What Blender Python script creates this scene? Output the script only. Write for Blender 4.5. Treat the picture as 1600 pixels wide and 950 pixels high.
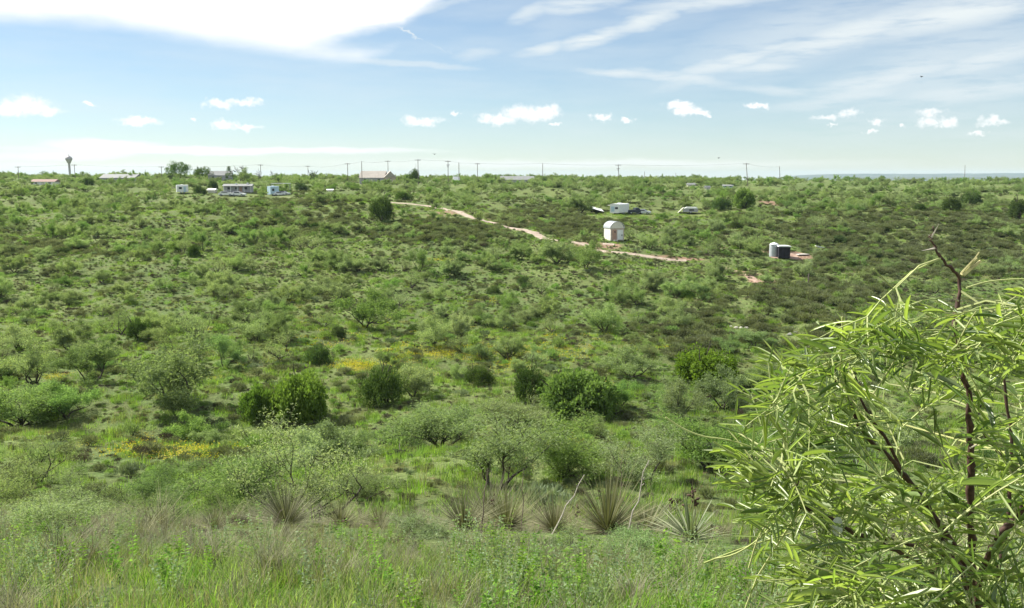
import bpy, math, random
import numpy as np
from mathutils import Vector, Matrix, Euler

random.seed(7); RNG = np.random.default_rng(7)
for o in list(bpy.data.objects): bpy.data.objects.remove(o, do_unlink=True)
sc = bpy.context.scene
C = sc.collection
R = math.radians

# ------------------------------------------------------------------ camera
F = 1386.0; PITCH = R(8.2); CX, CY = 800.0, 475.0
cam = bpy.data.objects.new('camera', bpy.data.cameras.new('camera')); C.objects.link(cam)
cam.data.sensor_width = 36.0; cam.data.lens = 36.0 * F / 1600.0
cam.data.clip_start = 0.05; cam.data.clip_end = 40000
cam.location = (0, 0, 0); cam.rotation_euler = (math.pi/2 - PITCH, 0, 0)
sc.camera = cam

# ------------------------------------------------------------------ sun, view
SUN_AZ, SUN_EL = R(-58), R(46)          # azimuth from +Y (the view) to the left, elevation
sl = bpy.data.lights.new('sun', 'SUN'); sl.energy = 5.0; sl.angle = R(0.6); sl.color = (1.0, 0.95, 0.86)
sun = bpy.data.objects.new('sun', sl); C.objects.link(sun)
sdir = Vector((math.sin(SUN_AZ)*math.cos(SUN_EL), math.cos(SUN_AZ)*math.cos(SUN_EL), math.sin(SUN_EL)))
sun.rotation_euler = (-sdir).to_track_quat('-Z', 'Y').to_euler(); sun.location = (-30, 20, 60)
sc.view_settings.view_transform = 'Standard'; sc.view_settings.look = 'None'
sc.view_settings.exposure = 1.08; sc.view_settings.gamma = 1.0
sc.render.engine = 'CYCLES'
sc.cycles.max_bounces = 6; sc.cycles.diffuse_bounces = 3; sc.cycles.transmission_bounces = 4
sc.cycles.volume_bounces = 0; sc.cycles.transparent_max_bounces = 6
sc.cycles.use_denoising = True
sc.cycles.caustics_reflective = False; sc.cycles.caustics_refractive = False

# ------------------------------------------------------------------ pixel helpers (pixels of the 1600x950 photograph)
cp, sp = math.cos(PITCH), math.sin(PITCH)
def ray(px, py):
    a, b = px - CX, CY - py
    return Vector((a, F*cp + b*sp, -F*sp + b*cp)).normalized()
def proj(x, y, z):
    yc = y*cp - z*sp; zc = y*sp + z*cp
    return CX + F*x/yc, CY - F*zc/yc, yc
def azel(px, py):
    d = ray(px, py); return math.degrees(math.atan2(d.x, d.y)), math.degrees(math.asin(d.z))

# ------------------------------------------------------------------ node helpers
class NT:
    def __init__(s, nt): s.nt = nt; s.n = nt.nodes; s.l = nt.links
    def new(s, t, **kw):
        n = s.n.new(t)
        for k, v in kw.items(): setattr(n, k, v)
        return n
    def put(s, sock, v):
        if isinstance(v, bpy.types.NodeSocket): s.l.new(v, sock)
        elif v is not None: sock.default_value = v
    def math(s, op, a, b=None, c=None, clamp=False):
        n = s.new('ShaderNodeMath', operation=op, use_clamp=clamp)
        s.put(n.inputs[0], a)
        if b is not None: s.put(n.inputs[1], b)
        if c is not None: s.put(n.inputs[2], c)
        return n.outputs[0]
    def vmath(s, op, a, b=None):
        n = s.new('ShaderNodeVectorMath', operation=op)
        s.put(n.inputs[0], a)
        if b is not None: s.put(n.inputs[1], b)
        return n.outputs['Value'] if op in ('LENGTH', 'DOT_PRODUCT') else n.outputs[0]
    def remap(s, v, a, b, c=0.0, d=1.0, smooth=True):
        n = s.new('ShaderNodeMapRange', interpolation_type='SMOOTHSTEP' if smooth else 'LINEAR')
        s.put(n.inputs[0], v)
        for i, q in enumerate((a, b, c, d)): n.inputs[1+i].default_value = q
        return n.outputs[0]
    def noise(s, vec, scale, detail=4, rough=0.55, out=0, dist=0.0):
        n = s.new('ShaderNodeTexNoise'); s.put(n.inputs['Vector'], vec)
        n.inputs['Scale'].default_value = scale; n.inputs['Detail'].default_value = detail
        n.inputs['Roughness'].default_value = rough; n.inputs['Distortion'].default_value = dist
        return n.outputs[out]
    def mix(s, f, a, b):
        n = s.new('ShaderNodeMix', data_type='RGBA'); s.put(n.inputs[0], f)
        s.put(n.inputs[6], a if isinstance(a, bpy.types.NodeSocket) else tuple(a)+(1,))
        s.put(n.inputs[7], b if isinstance(b, bpy.types.NodeSocket) else tuple(b)+(1,))
        return n.outputs[2]

# ------------------------------------------------------------------ sky
w = bpy.data.worlds.new('World'); sc.world = w; w.use_nodes = True
t = NT(w.node_tree); t.n.clear()
sky = t.new('ShaderNodeTexSky', sky_type='NISHITA', sun_disc=False)
sky.sun_elevation = SUN_EL; sky.sun_rotation = SUN_AZ
sky.altitude = 700; sky.air_density = 1.0; sky.dust_density = 0.05; sky.ozone_density = 2.0
geo = t.new('ShaderNodeTexCoord').outputs['Generated']
dirn = t.vmath('NORMALIZE', geo)
sep = t.new('ShaderNodeSeparateXYZ'); t.put(sep.inputs[0], dirn)
az = t.math('MULTIPLY', t.math('ARCTAN2', sep.outputs[0], sep.outputs[1]), 57.29578)
el = t.math('MULTIPLY', t.math('ARCSINE', sep.outputs[2]), 57.29578)
cmb = t.new('ShaderNodeCombineXYZ'); t.put(cmb.inputs[0], az); t.put(cmb.inputs[1], el)
AE = cmb.outputs[0]
def stretched(sx, sy, rot):
    m = t.new('ShaderNodeMapping'); t.put(m.inputs['Vector'], AE)
    m.inputs['Rotation'].default_value = (0, 0, R(rot)); m.inputs['Scale'].default_value = (sx, sy, 1)
    return m.outputs[0]
def warp(vec, scale, amp, detail=3):
    nz = t.noise(vec, scale, detail, 0.6, out=1)
    off = t.vmath('SUBTRACT', nz, (0.5, 0.5, 0.5))
    return t.vmath('ADD', AE, t.vmath('MULTIPLY', off, amp))
AEfine = warp(AE, 1.6, (1.9, 1.1, 0), 5)     # crinkled, for cumulus
AEsoft = warp(stretched(0.3, 1, -14), 0.7, (3.0, 0.9, 0), 4)
DPP = 0.0413                                  # degrees per photo pixel near the centre
def blob(coord, px, py, hw, hh, rot, lo, hi, amp=1.0):
    a, e = azel(px, py)
    m = t.new('ShaderNodeMapping', vector_type='TEXTURE'); t.put(m.inputs['Vector'], coord)
    m.inputs['Location'].default_value = (a, e, 0); m.inputs['Rotation'].default_value = (0, 0, R(rot))
    m.inputs['Scale'].default_value = (hw*DPP, hh*DPP, 1)
    return t.remap(t.vmath('LENGTH', m.outputs[0]), hi, lo, 0, amp)
def union(lst):
    o = lst[0]
    for q in lst[1:]: o = t.math('MAXIMUM', o, q)
    return o
puffs = [(40,166,42,13),(15,170,30,10),(62,170,32,8),(140,165,8,3),(218,188,36,6),(345,161,28,7),(385,159,26,6),(352,194,24,7),(385,199,22,5),
         (300,188,7,3),(660,188,36,7),(712,178,12,3),(775,187,38,8),(820,178,44,12),(850,176,30,12),(870,194,14,3),(940,183,20,6),(975,190,12,4),(1060,165,26,7),
         (1075,174,24,8),(1095,177,18,4),(1182,165,20,4),(1290,183,20,4),(1328,177,20,7),(1370,190,11,5),(1303,195,9,2),(1455,175,22,5),(1450,189,19,9),(1480,192,18,6),
         (1552,190,22,6),(1362,208,12,3),(1525,207,12,4),(1411,198,7,4)]
cum = union([blob(AEfine, x, y, a*.9, b*1.1, 0, 0.3, 1.2, 1.0 if x < 1250 else 0.75) for x, y, a, b in puffs])
cum = t.math('MULTIPLY', cum, t.remap(t.noise(AE, 2.6, 5, 0.65), 0.30, 0.52, 0.45, 1.0))
# big bright sheet at the top left: everything above an edge curve
def edge(points):
    n = t.new('ShaderNodeFloatCurve'); cv = n.mapping.curves[0]
    n.mapping.extend = 'HORIZONTAL'
    pts = sorted(((azel(x, y)[0]+60)/120, azel(x, y)[1]/20) for x, y in points)
    while len(cv.points) < len(pts): cv.points.new(0.5, 0.5)
    for k, (a, e) in enumerate(pts): cv.points[k].location = (a, max(0, min(1, e)))
    n.mapping.update()
    s2 = t.new('ShaderNodeSeparateXYZ'); t.put(s2.inputs[0], AEe)
    t.put(n.inputs[1], t.math('DIVIDE', t.math('ADD', s2.outputs[0], 60), 120))
    return t.math('SUBTRACT', s2.outputs[1], t.math('MULTIPLY', n.outputs[0], 20))
AEe = warp(stretched(0.35, 1, 4), 0.6, (1.6, 0.8, 0), 7)
e1 = edge([(-900,-20),(-300,20),(0,40),(150,46),(300,68),(480,94),(540,101),(600,88),(640,40),(700,0),(760,-40),(900,-120)])
sheet = t.remap(e1, -0.2, 1.15)
notch = blob(AEsoft, 600, 58, 135, 22, 10, 0.25, 1.15, 1.0)
sheet = t.math('MULTIPLY', sheet, t.math('SUBTRACT', 1, notch))
sheet = t.math('MULTIPLY', sheet, t.remap(el, 30, 14, 0.35, 1.0))
tail = union([blob(AEsoft, 640, 100, 150, 9, -2, 0.2, 1.2, 0.6), blob(AEsoft, 690, 10, 120, 9, 16, 0.1, 1.2, 0.5)])
# low bank over the left horizon
bank = union([blob(AEsoft, 165, 228, 85, 11, -2, 0.5, 1.25, 0.9), blob(AEsoft, 360, 235, 320, 7, 0, 0.4, 1.2, 0.8), blob(AEsoft, 110, 241, 120, 9, 3, 0.3, 1.25, 0.7),
              blob(AEsoft, 900, 256, 420, 8, 0, 0.2, 1.3, 0.45), blob(AEsoft, 100, 262, 200, 8, 0, 0.2, 1.3, 0.5)])
# cirrus strokes to the right
cir = union([blob(AEsoft, x, y, a*1.1, b*1.35, r, 0.0, 1.25, o*.92) for x, y, a, b, r, o in [
    (850,76,62,9,14,0.85),(930,58,75,13,12,0.95),(1010,32,90,12,16,0.9),(830,18,60,14,20,0.7),(900,6,110,14,5,0.8),(1100,5,160,14,3,0.8),
    (960,112,80,7,-3,0.8),(1060,120,130,9,-8,0.8),(1160,92,190,16,17,0.85),(1330,52,230,26,14,0.9),(1500,20,200,30,8,0.95),(1210,140,120,9,-5,0.6),
    (1190,105,90,9,3,0.8),(1390,122,190,20,14,0.8),(1560,88,150,22,14,0.8),(1330,148,170,14,8,0.7),(1520,140,180,22,5,0.75),(1450,180,300,30,4,0.45),
    (750,85,60,9,5,0.55),(1250,60,260,60,12,0.6),(1480,100,260,70,12,0.6),(1400,200,420,50,4,0.35),(870,40,110,40,15,0.35),(1560,210,220,26,0,0.4)]])
cirn = t.remap(t.noise(stretched(0.22, 1.5, -14), 1.1, 7, 0.62), 0.26, 0.55, 0.6, 1.15)
cir = t.math('MULTIPLY', cir, cirn)
trail = union([blob(AEfine, 598, 35, 12, 2.2, -30, 0.2, 1.3, 0.9), blob(AEfine, 640, 52, 26, 1.8, -25, 0.2, 1.4, 0.8), blob(AEfine, 690, 76, 34, 1.5, -25, 0.2, 1.4, 0.5)])
# the rest of the sky: thin streaks everywhere
gen = t.math('MULTIPLY', t.remap(t.noise(stretched(0.05, 0.35, 10), 1.0, 6, 0.6), 0.45, 0.75), t.remap(el, 11, 20, 0.0, 0.7))
veil = t.math('MULTIPLY', t.remap(t.noise(stretched(0.08, 0.5, 8), 1.0, 4, 0.6), 0.25, 0.8, 0.14, 0.42), 1.0)
soft = t.math('MAXIMUM', t.math('MAXIMUM', cir, gen), t.math('MAXIMUM', tail, bank))
soft = t.math('MAXIMUM', t.math('MAXIMUM', soft, trail), veil)
hard = t.math('MAXIMUM', t.math('MAXIMUM', sheet, cum), t.math('MULTIPLY', bank, 0.9))
skyc = t.new('ShaderNodeVectorMath', operation='MULTIPLY'); t.put(skyc.inputs[0], sky.outputs[0]); skyc.inputs[1].default_value = (0.905, 0.985, 1.03)
SKYS = 0.0525
def bg(col, s):
    b = t.new('ShaderNodeBackground'); t.put(b.inputs[0], col); b.inputs[1].default_value = s; return b.outputs[0]
cloud_soft = bg((0.88, 0.95, 0.97, 1), 0.46); cloud_hard = bg((1.0, 1.0, 0.985, 1), 0.55)
def mixs(f, a, b):
    m = t.new('ShaderNodeMixShader'); t.put(m.inputs[0], f); t.l.new(a, m.inputs[1]); t.l.new(b, m.inputs[2]); return m.outputs[0]
s1 = mixs(soft, bg(skyc.outputs[0], SKYS), cloud_soft)
s2_ = mixs(hard, s1, cloud_hard)
wo = t.new('ShaderNodeOutputWorld'); t.l.new(s2_, wo.inputs[0])
w.cycles.sampling_method = 'MANUAL'; w.cycles.sample_map_resolution = 512

# ------------------------------------------------------------------ materials
def mat_plain(name, col, rough=0.7, metal=0.0, noise=0.0, nscale=6.0, spec=0.3):
    m = bpy.data.materials.new(name); m.use_nodes = True
    q = NT(m.node_tree); b = q.n['Principled BSDF']
    b.inputs['Roughness'].default_value = rough; b.inputs['Metallic'].default_value = metal
    b.inputs['Specular IOR Level'].default_value = spec
    if noise > 0:
        co = q.new('ShaderNodeTexCoord').outputs['Object']
        f = q.remap(q.noise(co, nscale, 5, 0.65), 0.3, 0.7)
        q.put(b.inputs['Base Color'], q.mix(f, [c*(1-noise) for c in col], [min(1, c*(1+noise*0.6)) for c in col]))
    else: b.inputs['Base Color'].default_value = tuple(col)+(1,)
    return m
def mat_leaf(name, dark, light, trans=0.35, var=0.25, gloss=0.0, tcol=1.25):
    m = bpy.data.materials.new(name); m.use_nodes = True
    q = NT(m.node_tree); q.n.clear()
    a = q.new('ShaderNodeAttribute', attribute_name='tint').outputs['Fac']
    rnd = q.new('ShaderNodeObjectInfo').outputs['Random']
    col = q.mix(a, dark, light)
    h = q.new('ShaderNodeHueSaturation'); q.put(h.inputs['Color'], col)
    q.put(h.inputs['Value'], q.remap(rnd, 0, 1, 1-var, 1+var, False))
    q.put(h.inputs['Hue'], q.remap(q.math('FRACT', q.math('MULTIPLY', rnd, 37.3)), 0, 1, 0.486, 0.512, False))
    q.put(h.inputs['Saturation'], q.remap(q.math('FRACT', q.math('MULTIPLY', rnd, 91.7)), 0, 1, 0.82, 1.1, False))
    d = q.new('ShaderNodeBsdfDiffuse'); q.put(d.inputs[0], h.outputs[0])
    tr = q.new('ShaderNodeBsdfTranslucent')
    q.put(tr.inputs[0], q.vmath('MULTIPLY', h.outputs[0], (tcol*1.05, tcol*1.15, tcol*0.55)))
    mx = q.new('ShaderNodeMixShader'); mx.inputs[0].default_value = trans
    q.l.new(d.outputs[0], mx.inputs[1]); q.l.new(tr.outputs[0], mx.inputs[2]); out = mx.outputs[0]
    if gloss > 0:
        g = q.new('ShaderNodeBsdfGlossy'); g.inputs['Roughness'].default_value = 0.38; g.inputs[0].default_value = (1, 1, 1, 1)
        fr = q.new('ShaderNodeLayerWeight'); fr.inputs[0].default_value = 0.5
        m2 = q.new('ShaderNodeMixShader'); q.put(m2.inputs[0], q.math('MULTIPLY', q.math('ADD', q.math('MULTIPLY', q.math('POWER', fr.outputs['Facing'], 3.0), 0.3), 0.05), gloss))
        q.l.new(out, m2.inputs[1]); q.l.new(g.outputs[0], m2.inputs[2]); out = m2.outputs[0]
    o = q.new('ShaderNodeOutputMaterial'); q.l.new(out, o.inputs[0])
    return m
M = dict(
    mesq=mat_leaf('mesquite_leaf', (0.125,0.18,0.08), (0.33,0.40,0.20), 0.40),
    mesq2=mat_leaf('mesquite_leaf_green', (0.09,0.16,0.052), (0.25,0.35,0.13), 0.40),
    juni=mat_leaf('juniper_leaf', (0.035,0.07,0.022), (0.115,0.17,0.055), 0.32, 0.2),
    hack=mat_leaf('bright_leaf', (0.075,0.14,0.03), (0.19,0.28,0.07), 0.40, 0.15),
    olive=mat_leaf('olive_leaf', (0.085,0.10,0.055), (0.20,0.225,0.125), 0.3),
    brown=mat_leaf('twiggy_brown', (0.055,0.045,0.04), (0.145,0.125,0.10), 0.15),
    sage=mat_leaf('sage_leaf', (0.11,0.15,0.09), (0.22,0.27,0.17), 0.25),
    grass=mat_leaf('grass_blade', (0.11,0.20,0.038), (0.27,0.38,0.09), 0.40),
    grey=mat_leaf('grey_dry_grass', (0.13,0.13,0.085), (0.28,0.27,0.19), 0.25),
    drygrass=mat_leaf('dry_grass', (0.16,0.17,0.07), (0.34,0.33,0.18), 0.3),
    weed=mat_leaf('weed_leaf', (0.09,0.19,0.03), (0.22,0.36,0.07), 0.42, 0.15, 0),
    pale=mat_leaf('pale_weed_leaf', (0.13,0.20,0.09), (0.25,0.33,0.18), 0.35, 0.1, 0),
    yuc=mat_leaf('yucca_leaf', (0.085,0.095,0.05), (0.31,0.30,0.185), 0.15, 0.15, 0),
    yuc2=mat_leaf('yucca_leaf_sharp', (0.09,0.13,0.055), (0.30,0.34,0.19), 0.15, 0.1, 0.12),
    flow=mat_leaf('yellow_petal', (0.50,0.42,0.03), (0.70,0.60,0.06), 0.25, 0.1),
    bark=mat_plain('bark', (0.055,0.045,0.038), 0.9, 0, 0.35, 9),
    barkfg=mat_plain('bark_reddish', (0.075,0.042,0.032), 0.75, 0, 0.5, 160),
    twig=mat_leaf('green_twig', (0.28,0.34,0.12), (0.48,0.50,0.24), 0.15, 0.1),
    fgleaf=mat_leaf('mesquite_leaflet', (0.10,0.165,0.045), (0.36,0.44,0.13), 0.46, 0.18, 0.8, 1.35),
    dead=mat_plain('dead_wood', (0.42,0.38,0.33), 0.8, 0, 0.3, 30),
    stalk=mat_plain('dry_stalk', (0.16,0.13,0.10), 0.85, 0, 0.4, 20),
    pod=mat_plain('seed_pod', (0.085,0.05,0.034), 0.8, 0, 0.5, 40),
    cut=mat_plain('split_wood', (0.55,0.50,0.25), 0.7, 0, 0.3, 90),
    white=mat_plain('white_paint', (0.74,0.76,0.76), 0.45, 0, 0.10, 2),
    cream=mat_plain('cream_paint', (0.66,0.64,0.57), 0.6, 0, 0.12, 2),
    blueish=mat_plain('pale_blue_paint', (0.42,0.56,0.66), 0.5, 0, 0.1, 2),
    metal=mat_plain('galvanised_metal', (0.47,0.50,0.53), 0.5, 0.2, 0.12, 1.5),
    pink=mat_plain('pinkish_wood', (0.52,0.43,0.38), 0.8, 0, 0.2, 3),
    pinkdoor=mat_plain('pinkish_door', (0.42,0.27,0.21), 0.7, 0, 0.15, 3),
    dark=mat_plain('dark_glass', (0.03,0.035,0.045), 0.15, 0, 0),
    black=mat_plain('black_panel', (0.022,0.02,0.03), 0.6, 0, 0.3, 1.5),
    tire=mat_plain('tyre_rubber', (0.02,0.02,0.02), 0.9),
    greym=mat_plain('grey_siding', (0.38,0.38,0.42), 0.7, 0, 0.12, 2),
    greyroof=mat_plain('grey_roof', (0.20,0.21,0.21), 0.7, 0, 0.15, 1),
    tanroof=mat_plain('tan_roof', (0.36,0.33,0.295), 0.8, 0, 0.15, 1),
    redroof=mat_plain('red_roof', (0.26,0.17,0.145), 0.8, 0, 0.2, 1),
    steel=mat_plain('tower_paint', (0.40,0.38,0.39), 0.5, 0, 0.08, 0.5),
    wood=mat_plain('pole_wood', (0.17,0.14,0.12), 0.9, 0, 0.3, 2),
    wire=mat_plain('wire_metal', (0.08,0.08,0.09), 0.6),
    rock=mat_plain('pale_rock', (0.55,0.52,0.47), 0.9, 0, 0.25, 4),
    greyrock=mat_plain('grey_rock', (0.27,0.26,0.25), 0.9, 0, 0.25, 4),
    feather=mat_plain('dark_feather', (0.03,0.03,0.03), 0.8),
    carblue=mat_plain('dark_car_paint', (0.05,0.06,0.08), 0.3, 0.2), silver=mat_plain('silver_car_paint', (0.55,0.58,0.6), 0.3, 0.3),
    lamp=mat_plain('lamp_plastic', (0.5,0.1,0.06), 0.3),
)

# ------------------------------------------------------------------ mesh helpers
def fin(me, mats, smooth=False):
    for m in mats: me.materials.append(M[m] if isinstance(m, str) else m)
    if smooth: me.polygons.foreach_set('use_smooth', [True]*len(me.polygons))
    me.update(); return me
class MB:
    """collects faces (any n-gon) with a material slot and a tint per vertex"""
    def __init__(s): s.v = []; s.f = []; s.m = []; s.tint = []
    def add(s, verts, faces, mi=0, tint=0.5):
        b = len(s.v); s.v += [tuple(p) for p in verts]
        s.f += [tuple(b+i for i in q) for q in faces]; s.m += [mi]*len(faces)
        s.tint += [tint]*len(verts) if not hasattr(tint, '__len__') else list(tint)
    def box(s, x0, x1, y0, y1, z0, z1, mi=0, mat=None):
        v = [Vector((x, y, z)) for z in (z0, z1) for y in (y0, y1) for x in (x0, x1)]
        if mat is not None: v = [mat @ p for p in v]
        s.add(v, [(0,2,3,1),(4,5,7,6),(0,1,5,4),(2,6,7,3),(0,4,6,2),(1,3,7,5)], mi)
    def prism(s, poly, y0, y1, mi=0):          # polygon in XZ, extruded along Y
        n = len(poly)
        v = [(x, y0, z) for x, z in poly] + [(x, y1, z) for x, z in poly]
        s.add(v, [tuple(range(n)), tuple(range(2*n-1, n-1, -1))] + [(i, i+n, (i+1) % n + n, (i+1) % n) for i in range(n)], mi)
    def tube(s, pts, rad, n=5, mi=0, tint=0.5, cap=True):
        pts = [Vector(p) for p in pts]; b = len(s.v)
        if not hasattr(rad, '__len__'): rad = [rad]*len(pts)
        ref = None; rings = []
        for i, p in enumerate(pts):
            d = (pts[min(i+1, len(pts)-1)] - pts[max(i-1, 0)])
            d = d.normalized() if d.length > 1e-9 else Vector((0, 0, 1))
            if ref is None: ref = d.orthogonal().normalized()
            ref = (ref - d*ref.dot(d)); ref = ref.normalized() if ref.length > 1e-6 else d.orthogonal().normalized()
            o = d.cross(ref)
            rings.append([p + (ref*math.cos(6.28318*k/n) + o*math.sin(6.28318*k/n))*rad[i] for k in range(n)])
        vs = [q for r in rings for q in r]; fs = []
        for i in range(len(pts)-1):
            for k in range(n):
                fs.append((i*n+k, i*n+(k+1) % n, (i+1)*n+(k+1) % n, (i+1)*n+k))
        if cap: fs += [tuple(range(n-1, -1, -1)), tuple((len(pts)-1)*n+k for k in range(n))]
        s.add(vs, fs, mi, tint)
    def lathe(s, prof, n=16, mi=0, cx=0, cy=0):
        vs = [(cx+r*math.cos(6.28318*k/n), cy+r*math.sin(6.28318*k/n), z) for r, z in prof for k in range(n)]
        fs = [(i*n+k, i*n+(k+1) % n, (i+1)*n+(k+1) % n, (i+1)*n+k) for i in range(len(prof)-1) for k in range(n)]
        fs += [tuple(range(n-1, -1, -1)), tuple((len(prof)-1)*n+k for k in range(n))]
        s.add(vs, fs, mi)
    def mesh(s, name, mats, smooth=False):
        me = bpy.data.meshes.new(name); me.from_pydata(s.v, [], s.f)
        me.polygons.foreach_set('material_index', s.m)
        a = me.attributes.new('tint', 'FLOAT', 'POINT'); a.data.foreach_set('value', s.tint)
        return fin(me, mats, smooth)
def quads_mesh(name, V, mats, tint, mi=None, extra=None):
    """V: (n,4,3) quads; extra: an MB joined in"""
    n = len(V); vs = V.reshape(-1, 3); nv = n*4
    ev = np.array(extra.v).reshape(-1, 3) if extra else np.zeros((0, 3))
    me = bpy.data.meshes.new(name)
    ef = extra.f if extra else []
    me.vertices.add(nv+len(ev)); me.vertices.foreach_set('co', np.concatenate([vs, ev]).ravel().astype(np.float32))
    lens = [4]*n + [len(f) for f in ef]
    idx = np.concatenate([np.arange(nv)] + [np.array([nv+i for f in ef for i in f], int)]) if ef else np.arange(nv)
    me.loops.add(len(idx)); me.loops.foreach_set('vertex_index', idx.astype(np.int32))
    me.polygons.add(len(lens)); st = np.concatenate([[0], np.cumsum(lens)[:-1]])
    me.polygons.foreach_set('loop_start', st.astype(np.int32))
    me.polygons.foreach_set('material_index', np.concatenate([np.zeros(n, int) if mi is None else mi, [len(mats)-1]*len(ef)]).astype(np.int32))
    a = me.attributes.new('tint', 'FLOAT', 'POINT')
    a.data.foreach_set('value', np.concatenate([np.repeat(tint, 4), np.full(len(ev), 0.5)]).astype(np.float32))
    fin(me, mats); me.validate(); return me
def unit(a): return a/np.maximum(np.linalg.norm(a, axis=1, keepdims=True), 1e-9)
def leaf_quads(P, D, L, W, rg, bend=0.0):
    """diamond leaves at P along D (n,3), length L, half-width W"""
    n = len(P); D = unit(D); S = unit(np.cross(D, rg.normal(size=(n, 3))))
    L = np.asarray(L).reshape(-1, 1)*np.ones((n, 1)); W = np.asarray(W).reshape(-1, 1)*np.ones((n, 1))
    mid = P + D*L*0.5; tip = P + D*L; tip[:, 2] -= bend*L[:, 0]
    return np.stack([P, mid+S*W, tip, mid-S*W], axis=1)
def tag(o, label=None, cat=None, group=None, kind=None):
    if label: o['label'] = label
    if cat: o['category'] = cat
    if group: o['group'] = group
    if kind: o['kind'] = kind
    return o
def link(name, me, parent=None):
    o = bpy.data.objects.new(name, me); C.objects.link(o)
    if parent is not None: o.parent = parent
    return o
def empty(name, loc=(0, 0, 0), rz=0.0, **kw):
    o = bpy.data.objects.new(name, None); o.empty_display_size = 0.3; C.objects.link(o)
    o.location = loc; o.rotation_euler = (0, 0, rz); return tag(o, **kw)

# ------------------------------------------------------------------ terrain
prof = [(5,950),(8,905),(12,856),(16,846),(20,846),(25,838),(30,808),(36,768),(45,718),(56,676),(66,646),(76,603),(88,560),(104,512),(125,458),(150,410),(180,370),(212,338),
        (265,312),(350,295),(450,286),(560,281.5)]
PY = [-60,-20,0,2]; PZ = [6.0,0.0,-1.55,-1.95]
for y, row in prof: PY.append(y); PZ.append(-y*math.tan(PITCH+math.atan((row-CY)/F)))
PY += [700,900,1200,1700,2600,5000,30000]; PZ += [-3.0,-7,-14,-26,-40,-46,-48]
_ly = np.linspace(math.log(80-60.1+0.2), math.log(30080), 3000)
_pz = np.interp(np.exp(_ly)-80, PY, PZ)
_k = np.exp(-0.5*(np.arange(-14, 15)/6.0)**2); _k /= _k.sum()
_pz = np.convolve(np.pad(_pz, 14, mode='edge'), _k, 'valid')
rs = np.random.default_rng(3)
WAVES = [(2*math.pi/wl*math.cos(th), 2*math.pi/wl*math.sin(th), ph, am) for wl, am, th, ph in
         [(wl, am, rs.uniform(0, 6.28), rs.uniform(0, 6.28)) for wl, am in ((95,.5),(70,.45),(48,.35),(33,.26),(24,.2),(17,.12),(13,.09),(8,.05),(5,.035),(3.1,.02))]]
def sstep(a, b, x): q = np.clip((x-a)/(b-a), 0, 1); return q*q*(3-2*q)
def H(x, y):
    x = np.asarray(x, float); y = np.asarray(y, float)
    z = np.interp(np.log(np.maximum(y, -59)+80), _ly, _pz)
    amp = 0.25 + 0.75*sstep(20, 60, y)
    s = 0
    for a, b, p, am in WAVES: s = s + am*np.sin(a*x+b*y+p)
    z = z + s*amp
    z = z + 2.0*np.exp(-((x+52)/34)**2-((y-212)/24)**2)                 # brushy mound on the left
    z = z + 1.6*np.exp(-((x-95)/40)**2-((y-190)/30)**2)                 # slope on the right
    z = z - 1.1*np.exp(-((y-62-0.06*x-3*np.sin(x/9))/4.0)**2)*sstep(30, -10, x)   # the draw
    far = sstep(300, 520, y)*(1-sstep(900, 1600, y))
    z = z - 0.0055*x*far + 5.0*np.sin(x/700+1)*sstep(1500, 4000, y)
    return z
def hz(x, y): return float(H(x, y))
def ground(px, py, ymin=4.0):
    d = ray(px, py); y = ymin; last = None
    while y < 3000:
        k = y/d.y; x, z = d.x*k, d.z*k; h = hz(x, y)
        if z < h: break
        last = y; y += max(0.08, y*0.004)
    k = y/d.y
    return Vector((d.x*k, y, hz(d.x*k, y)))

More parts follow.
